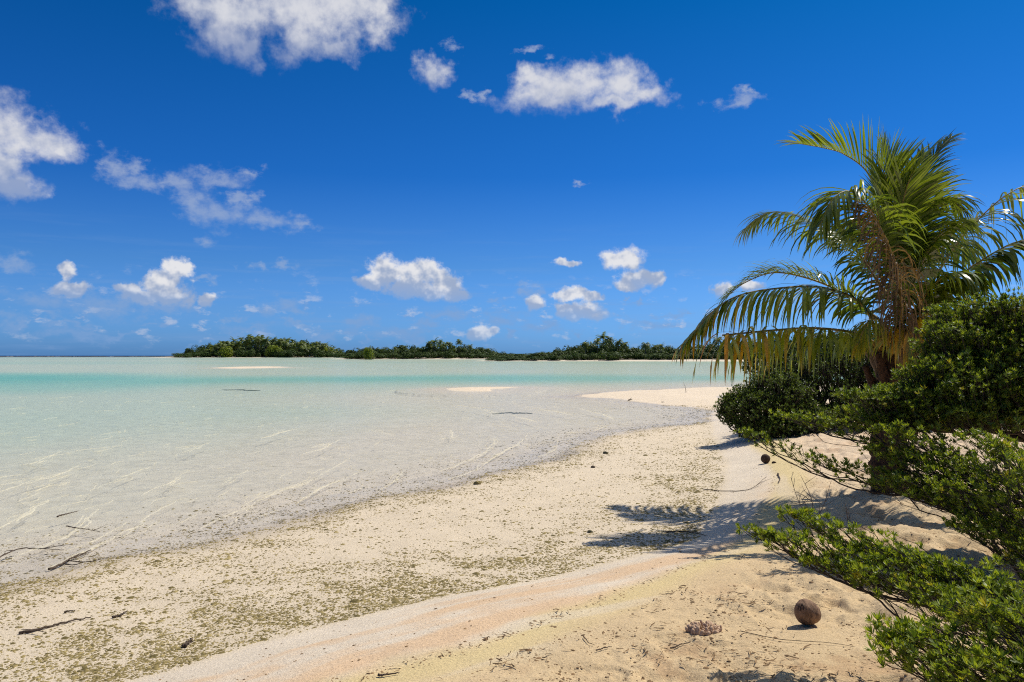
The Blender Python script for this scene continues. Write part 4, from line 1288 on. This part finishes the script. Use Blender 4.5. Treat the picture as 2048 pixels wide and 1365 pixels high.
# ------------------------------------------------------------------ what nobody could count on the beach
def lumps(n_tmpl=4):
    T = []
    for k in range(n_tmpl):
        V = np.array([[0, 0, .8], [1, 0, .1], [.3, .95, .15], [-.8, .6, .1], [-.8, -.6, .12], [.3, -.95, .1], [0.5, 0.4, .62], [-.45, .25, .66], [0, -.55, .6]], float)
        V = V * RNG.uniform(0.75, 1.25, V.shape)
        Fc = np.array([[6, 0, 8], [6, 7, 0], [0, 7, 8], [1, 2, 6], [2, 3, 7], [2, 7, 6], [3, 4, 7], [4, 8, 7], [4, 5, 8], [5, 1, 8], [1, 6, 8]])
        T.append((V, Fc))
    return T


def strew(name, x, y, size, mat, label, tint, flat=0.7, sink=0.3):
    z = land(x, y)[0]
    T = lumps(); Vs = []; Fs = []; As = []; off = 0
    w = RNG.integers(0, len(T), len(x)); a = RNG.uniform(0, 6.28, len(x))
    for k, (tv, tf) in enumerate(T):
        m = w == k
        c, s = np.cos(a[m]), np.sin(a[m]); sz = size[m]
        ax = RNG.uniform(0.7, 1.6, m.sum())
        lx = tv[None, :, 0] * (sz * ax)[:, None]; ly = tv[None, :, 1] * sz[:, None]; lz = (tv[None, :, 2] * flat - sink * 0.3) * sz[:, None]
        V = np.stack([lx * c[:, None] - ly * s[:, None] + x[m][:, None], lx * s[:, None] + ly * c[:, None] + y[m][:, None], lz + z[m][:, None]], -1)
        n, kk = V.shape[:2]
        Vs.append(V.reshape(-1, 3)); As.append(np.repeat(tint[m], kk)); Fs.append((tf[None] + (np.arange(n) * kk)[:, None, None]).reshape(-1, 3) + off); off += n * kk
    o = mesh(name, np.vstack(Vs), np.vstack(Fs), M[mat], None, {'tint': np.concatenate(As)}, False)
    return tag(o, label, None, kind='stuff')


def samples(n, r0, r1, a0=-40, a1=24, p=0.5):
    """points over the near beach, thinning with distance"""
    r = r0 * (r1 / r0) ** (RNG.random(n) ** (1 / (1 + p)) if p else RNG.random(n))
    a = np.radians(RNG.uniform(a0, a1, n))
    return r * np.sin(a), r * np.cos(a)


x, y = samples(560000, 3.6, 34, -40, 20, 0.0)
z, s0, s1, s2, bars, isle = land(x, y)
cl = fbm(x * 2.6, y * 2.6, 3, 91); cl2 = fbm(x * 0.7, y * 0.7, 3, 92)
e = -s1                                   # distance below the wrack line
den = 0.16 + 0.9 * sstep(2.0, 0.35, e + (cl2 - .5) * 1.4) * sstep(22, 12, np.hypot(x, y)) + 0.75 * sstep(1.3, 0.2, s0 + (cl2 - .5) * 0.7) * sstep(-0.35, 0.05, s0) + 0.30 * sstep(4.5, 6.2, np.hypot(x + 2, y)) * sstep(9, 6, np.hypot(x, y)) * sstep(-1, -3, x)
den = den + 0.22 * (s0 < 0)
den *= sstep(0.0, 0.07, e) * sstep(-3.2, -0.05, s0) * (0.5 + 0.7 * sstep(0.36, 0.66, cl) + 0.6 * sstep(0.5, 0.7, fbm(x * 9, y * 9, 2, 93)) - 0.35)
den *= (s0 > -3.2) & (s1 < 0)
keepm = RNG.random(len(x)) < den * 0.95
x, y = x[keepm], y[keepm]
rr = np.hypot(x, y)
size = np.exp(RNG.normal(math.log(0.0056), 0.48, len(x))) * (0.75 + rr * 0.045)
strew('algae_pebbles', x, y, size, 'algae', 'olive green algae pebbles scattered over the damp sand flat', RNG.random(len(x)) ** 1.5)

# crumbs, husk bits and dead leaves on the dry upper beach
x, y = samples(110000, 3.4, 22, -30, 38, 0.0)
z, s0, s1, s2, bars, isle = land(x, y)
cl = fbm(x * 3.2, y * 3.2, 3, 95)
den = (s2 > 0.1) * (0.08 + 0.9 * sstep(0.58, 0.72, cl)) + 0.7 * np.exp(-((s2 + 0.12 + (cl - .5) * .12) / 0.05) ** 2) + 0.05 * ((s1 > 0.1) & (s2 < 0))
km = RNG.random(len(x)) < den * 0.5
x, y = x[km], y[km]
strew('shell_grit', x, y, np.exp(RNG.normal(math.log(0.0052), 0.45, len(x))), 'litter', 'brown crumbs and shell grit sprinkled on the dry sand', RNG.random(len(x)))


def leaf_bits():
    x, y = samples(34000, 3.4, 16, -26, 38, 0.0)
    z, s0, s1, s2, bars, isle = land(x, y)
    cl = fbm(x * 2.4, y * 2.4, 3, 97)
    den = (s2 > 0.15) * (0.05 + 0.95 * sstep(0.56, 0.70, cl)) + 0.5 * np.exp(-((s2 + 0.12) / 0.06) ** 2)
    cx, cy = on(1478, 1168, 0.5)
    den += 3 * np.exp(-((x - cx) ** 2 + (y - cy) ** 2 * 0.8) / 0.022)
    cx, cy = on(1560, 1315, 0.5)
    den += 1.0 * np.exp(-((x - cx) ** 2 + (y - cy) ** 2) / 0.08)
    km = RNG.random(len(x)) < den * 0.5
    mb = MB()
    for a, b in zip(x[km], y[km]):
        h = height(a, b); an = RNG.uniform(0, 6.28); L = RNG.uniform(0.012, 0.055) * (1 if RNG.random() < .85 else 2.2); w = RNG.uniform(0.0015, 0.005)
        d = np.array([math.cos(an), math.sin(an), 0]); s = np.array([-d[1], d[0], 0]); cv = RNG.uniform(-0.5, 0.5)
        P = []
        for u in (-0.5, 0, 0.5):
            c = np.array([a, b, h + 0.004]) + d * L * u + s * L * cv * u * u * 2 + np.array([0, 0, RNG.uniform(0, 0.012)])
            P += [c - s * w * (0.4 if u else 1), c + s * w * (0.4 if u else 1) + np.array([0, 0, w * .8])]
        mb.add(np.array(P), np.array([(0, 1, 3, 2), (2, 3, 5, 4)]), None, RNG.random())
    tag(mb.build('leaf_litter', M['litter'], None, False), 'dry brown leaves and twig scraps littering the upper beach', None, kind='stuff')


leaf_bits()

# ------------------------------------------------------------------ the far islets
def palm_master(seed, h, nf=15, droop=1.0):
    r = np.random.default_rng(seed)
    V = []; Q = []; A = []
    for f in range(nf):
        a = f * 2.4 + r.uniform(-0.3, 0.3); el = r.uniform(-0.25, 1.25); L = r.uniform(2.6, 3.5)
        d = np.array([math.cos(a) * math.cos(el), math.sin(a) * math.cos(el), math.sin(el)])
        p = np.array([0, 0, h]); s = np.array([-math.sin(a), math.cos(a), 0]); tn = r.uniform(0.1, 1.0)
        n = 12
        for k in range(n):
            d2 = d + np.array([0, 0, -1.0]) * droop * (0.06 + 0.02 * k); d2 /= np.linalg.norm(d2)
            q = p + d2 * L / n
            wl = 0.85 * math.sin(math.pi * (0.10 + 0.86 * k / n)) + 0.06
            for sd in (1, -1):
                tip = p + s * sd * wl + d2 * 0.30 + np.array([0, 0, -0.22 * wl - 0.20 * r.random() * droop])
                b = len(V); V += [p, q, tip + d2 * 0.05, tip - d2 * 0.03]; Q.append((b, b + 1, b + 2, b + 3)); A += [tn + r.uniform(-.15, .15)] * 4
            p = q; d = d2
    me = bpy.data.objects  # noqa
    return np.array(V), np.array(Q), np.maximum(np.array(A), 0)


def bush_master(seed, n=900, leaf=0.32):
    """a lumpy crown, unit half width, standing on z = 0"""
    r = np.random.default_rng(seed)
    L = [(np.array([r.uniform(-0.75, 0.75), r.uniform(-0.6, 0.6), r.uniform(0.25, 0.75)]), r.uniform(0.25, 0.45)) for _ in range(9)] + [(np.array([0, 0, 0.42]), 0.55)]
    P = []; tn = []
    while len(P) < n:
        c, rad = L[r.integers(len(L))]
        d = r.normal(0, 1, 3); d /= np.linalg.norm(d)
        p = c + d * rad * r.uniform(0.8, 1.05)
        if p[2] < 0.02: continue
        P.append((p, d)); tn.append(r.uniform(0.1, 0.85) + 0.15 * r.standard_normal())
    V = []; Q = []; A = []
    for (p, d), t_ in zip(P, tn):
        d = d + np.array([0, 0, 0.6]) + r.normal(0, 0.55, 3); d /= np.linalg.norm(d)
        u = np.cross(d, r.normal(0, 1, 3)); u /= np.linalg.norm(u); v = np.cross(d, u)
        s = leaf * r.uniform(0.10, 0.28)
        b = len(V); V += [p - u * s, p - v * s * 0.7, p + u * s, p + v * s * 0.7]; Q.append((b, b + 1, b + 2, b + 3)); A += [max(t_, 0)] * 4
    return np.array(V), np.array(Q), np.array(A)


PALM_M = []; BUSH_M = []
def isle_palm(x, y, h, sc, label, group, k=0, tint=None):
    """first use of a kind builds it, later ones copy its parts"""
    z = height(x, y)
    root = empty('island_palm', (x, y, z), label, 'palm', group)
    key = k % 4
    while len(PALM_M) <= key: PALM_M.append(None)
    if PALM_M[key] is None:
        V, Q, A = palm_master(100 + key, 0.0, 15 + 2 * key, 0.8 + 0.25 * key)
        cr = mesh('crown', V + np.array(root.location), Q, M['isle_palm'], root, {'tint': A}, False)
        mb = MB(); mb.tube(spline([(0, 0, 0), (0.015 * (key - 1), 0.01, 0.5), (0, 0, 1.0)], 10) * np.array([1, 1, 1]), np.linspace(0.2, 0.13, 10), 7)
        V = np.vstack(mb.V)
        tr = mesh('trunk', V + np.array(root.location), [np.vstack(mb.Q), np.vstack(mb.T)], M['isle_trunk'], root, None, True)
        PALM_M[key] = (cr, tr)
    else:
        cr, tr = PALM_M[key][0].copy(), PALM_M[key][1].copy()
        for c in (cr, tr):
            COL.objects.link(c); c.parent = root
    cr.location = (0, 0, h); cr.scale = (sc, sc, sc); cr.rotation_euler = (0, 0, RNG.uniform(0, 6.28))
    tr.location = (0, 0, -0.2); tr.scale = (sc, sc, h + 0.3); tr.rotation_euler = (0, 0, RNG.uniform(0, 6.28))
    return root


def isle_bush(x, y, w, h, label, group, k=0):
    z = height(x, y)
    root = empty('island_bush', (x, y, z), label, 'bush', group)
    key = k % 5
    while len(BUSH_M) <= key: BUSH_M.append(None)
    if BUSH_M[key] is None:
        V, Q, A = bush_master(200 + key, 1500)
        fo = mesh('foliage', V + np.array(root.location), Q, M['isle_bush'], root, {'tint': A}, False)
        mb = MB()
        for q in range(7):
            a = q * 0.9; mb.tube(spline([(0.1 * math.cos(a), 0.1 * math.sin(a), -0.05), (0.3 * math.cos(a), 0.3 * math.sin(a), 0.25), (0.55 * math.cos(a), 0.5 * math.sin(a), 0.5)], 6), np.linspace(0.035, 0.015, 6), 5)
        st = mesh('stem', np.vstack(mb.V) + np.array(root.location), [np.vstack(mb.Q), np.vstack(mb.T)], M['isle_trunk'], root, None, True)
        BUSH_M[key] = (fo, st)
    else:
        fo, st = BUSH_M[key][0].copy(), BUSH_M[key][1].copy()
        for c in (fo, st):
            COL.objects.link(c); c.parent = root
    an = RNG.choice([0, math.pi]) + RNG.uniform(-0.4, 0.4)
    for c in (fo, st):
        c.scale = (w, w * 0.9, h); c.rotation_euler = (0, 0, an)
    return root


def profile(pts, px):
    return float(np.interp(px, [p[0] for p in pts], [p[1] for p in pts]))


def top_h(py, y):
    return CAM_Z + (711 - py) / F * y


def isle(pts, base_y, label_b, group_b, step_px, rows, wpx, skip_far=None, hmul=(0.40, 0.70, 0.98)):
    """rows of scrub that build the outline measured on the photograph"""
    k = 0
    for r in range(rows):
        y = base_y + 7 + r * base_y * 0.035
        px = pts[0][0] + wpx * 0.6 + (r % 2) * step_px * 0.5
        while px < pts[-1][0] - wpx * 0.3:
            q = px + RNG.uniform(-0.3, 0.3) * step_px
            h = top_h(profile(pts, q), y) * hmul[r] * RNG.uniform(0.85, 1.02)
            yy = y + RNG.uniform(-0.01, 0.01) * base_y
            x = (q - 1024) / F * yy
            z = height(x, yy)
            w = wpx / F * y * RNG.uniform(0.8, 1.3)
            isle_bush(x, yy, w, max(h - z, 0.8), label_b, group_b, k)
            k += 1; px += step_px


# left islet: scrub skirt with a palm grove above it
L_SCRUB = [(362, 709), (385, 702), (410, 697), (440, 693), (500, 692), (560, 692), (620, 692), (660, 697), (684, 707)]
isle(L_SCRUB, 738, 'low dark scrub along the shore of the left far islet', 'scrub on the left islet', 15, 3, 17, hmul=(0.7, 1.0, 1.4))
L_TOP = [(400, 697), (430, 689), (455, 684), (480, 679), (500, 675), (540, 678), (580, 680), (620, 686), (650, 688), (668, 698)]
pl = [(496, 668), (500, 674), (530, 674), (542, 679), (482, 674), (470, 680)]
k = 0
for r in range(3):
    y = 752 + r * 22
    for px in np.arange(425 + r * 4, 668, 9.5 + r):
        q = px + RNG.uniform(-4, 4)
        topy = profile(L_TOP, q) + RNG.uniform(-4, 7) + (4 - 2 * r)
        h = top_h(topy, y) - 2.5
        isle_palm((q - 1024) / F * y, y + RNG.uniform(-5, 5), max(h, 4), 1.75 * RNG.uniform(0.85, 1.2), 'coconut palm in the grove on the left far islet', 'palms on the left islet', k); k += 1
isle_palm((498 - 1024) / F * 750, 750, top_h(669, 750) - 3.6, 1.7, 'tallest coconut palm standing out of the left far islet', None, 1)

# middle islet
M_TOP = [(684, 711), (700, 705), (730, 700), (760, 698), (800, 697), (830, 695), (870, 693), (905, 693), (940, 697), (975, 702), (990, 706), (1020, 708), (1050, 711), (1062, 714)]
isle(M_TOP, 420, 'green scrub along the shore of the middle far islet', 'scrub on the middle islet', 16, 3, 18, hmul=(0.6, 0.95, 1.2))
for k, (px, py, y, sc) in enumerate([(868, 682, 440, 1.25), (880, 684, 446, 1.1), (858, 687, 446, 1.0), (897, 686, 442, 1.0), (888, 690, 436, 0.9), (918, 683, 438, 0.95), (940, 693, 436, 0.75), (976, 699, 436, 0.65), (810, 694, 440, 0.7), (790, 698, 440, 0.6)]):
    lab = {5: 'lone coconut palm right of the clump on the middle far islet', 6: 'short yellowish palm beside the lone palm on the middle far islet', 7: 'small palm at the thin right end of the middle far islet'}.get(k, 'coconut palm among the scrub of the middle far islet')
    isle_palm((px - 1024) / F * y, y, top_h(py, y) - 1.4 * sc, sc, lab, None if k in (5, 6, 7) else 'palms on the middle islet', k)

# right islet, running on behind the thicket
R_TOP = [(985, 714), (1020, 712), (1075, 707), (1110, 703), (1131, 699), (1165, 694), (1200, 690), (1237, 690), (1259, 696), (1300, 697), (1322, 697), (1353, 698), (1387, 694), (1420, 690), (1470, 687), (1520, 686), (1620, 688), (1800, 688)]
isle(R_TOP, 282, 'green scrub along the shore of the right far islet', 'scrub on the right islet', 17, 3, 20, hmul=(0.6, 0.95, 1.2))
for k, (px, py, y, sc) in enumerate([(1206, 673, 300, 1.0), (1195, 682, 296, 0.8), (1218, 680, 300, 0.8), (1171, 687, 296, 0.75), (1182, 690, 294, 0.65), (1237, 684, 298, 0.85), (1250, 690, 298, 0.7), (1291, 688, 294, 0.85), (1322, 692, 296, 0.65), (1310, 695, 294, 0.6), (1437, 680, 294, 0.9), (1450, 688, 294, 0.8), (1500, 680, 296, 0.9)]):
    lab = {0: 'tallest coconut palm in the middle of the right far islet', 7: 'dark lone palm rising from low scrub on the right far islet', 10: 'dark palm on the right far islet just left of the yellow frond'}.get(k, 'coconut palm among the scrub of the right far islet')
    isle_palm((px - 1024) / F * y, y, top_h(py, y) - 1.4 * sc, sc, lab, None if k in (0, 7, 10) else 'palms on the right islet', k)

# a few bushes of a brighter, yellower kind
for px, y, wpx, py, lab in [(446, 738, 20, 695, 'bright yellow green bush near the left end of the left far islet'), (556, 742, 24, 693, 'bright yellow green bush below the palms of the left far islet'),
                            (742, 416, 16, 697, 'bright yellow green bush near the left end of the middle far islet')]:
    x = (px - 1024) / F * y
    b = isle_bush(x, y, wpx / F * y, top_h(py, y) - height(x, y), lab, None, 2)
    fo = [c for c in b.children if c.name.startswith('foliage')][0]
    fo.material_slots[0].link = 'OBJECT'
    fo.material_slots[0].material = M['isle_bright']

# reef flat with breaking surf on the horizon, dark stones showing
mb = MB()
for k in range(60):
    px = RNG.uniform(-20, 365); y = RNG.uniform(1180, 1330)
    x = (px - 1024) / F * y; s = RNG.uniform(4, 16)
    V, Q = blob(10, 6, lambda d: np.array([d[0] * s, d[1] * 2.5, d[2] * RNG.uniform(0.3, 0.75)]))
    mb.add(V + np.array([x, y, 0.1]), Q)
tag(mb.build('surf', M['surf']), 'white surf breaking along the outer reef on the horizon', None, kind='stuff')
mb = MB()
for k in range(70):
    px = RNG.uniform(-20, 362); y = RNG.uniform(1100, 1180)
    x = (px - 1024) / F * y; s = RNG.uniform(5, 22)
    V, Q = blob(10, 6, lambda d: np.array([d[0] * s, d[1] * 3, d[2] * RNG.uniform(0.3, 0.9)]))
    mb.add(V + np.array([x, y, 0.05]), Q)
tag(mb.build('reef_stones', M['stone']), 'low dark reef rocks in a line under the left horizon', None, kind='stuff')
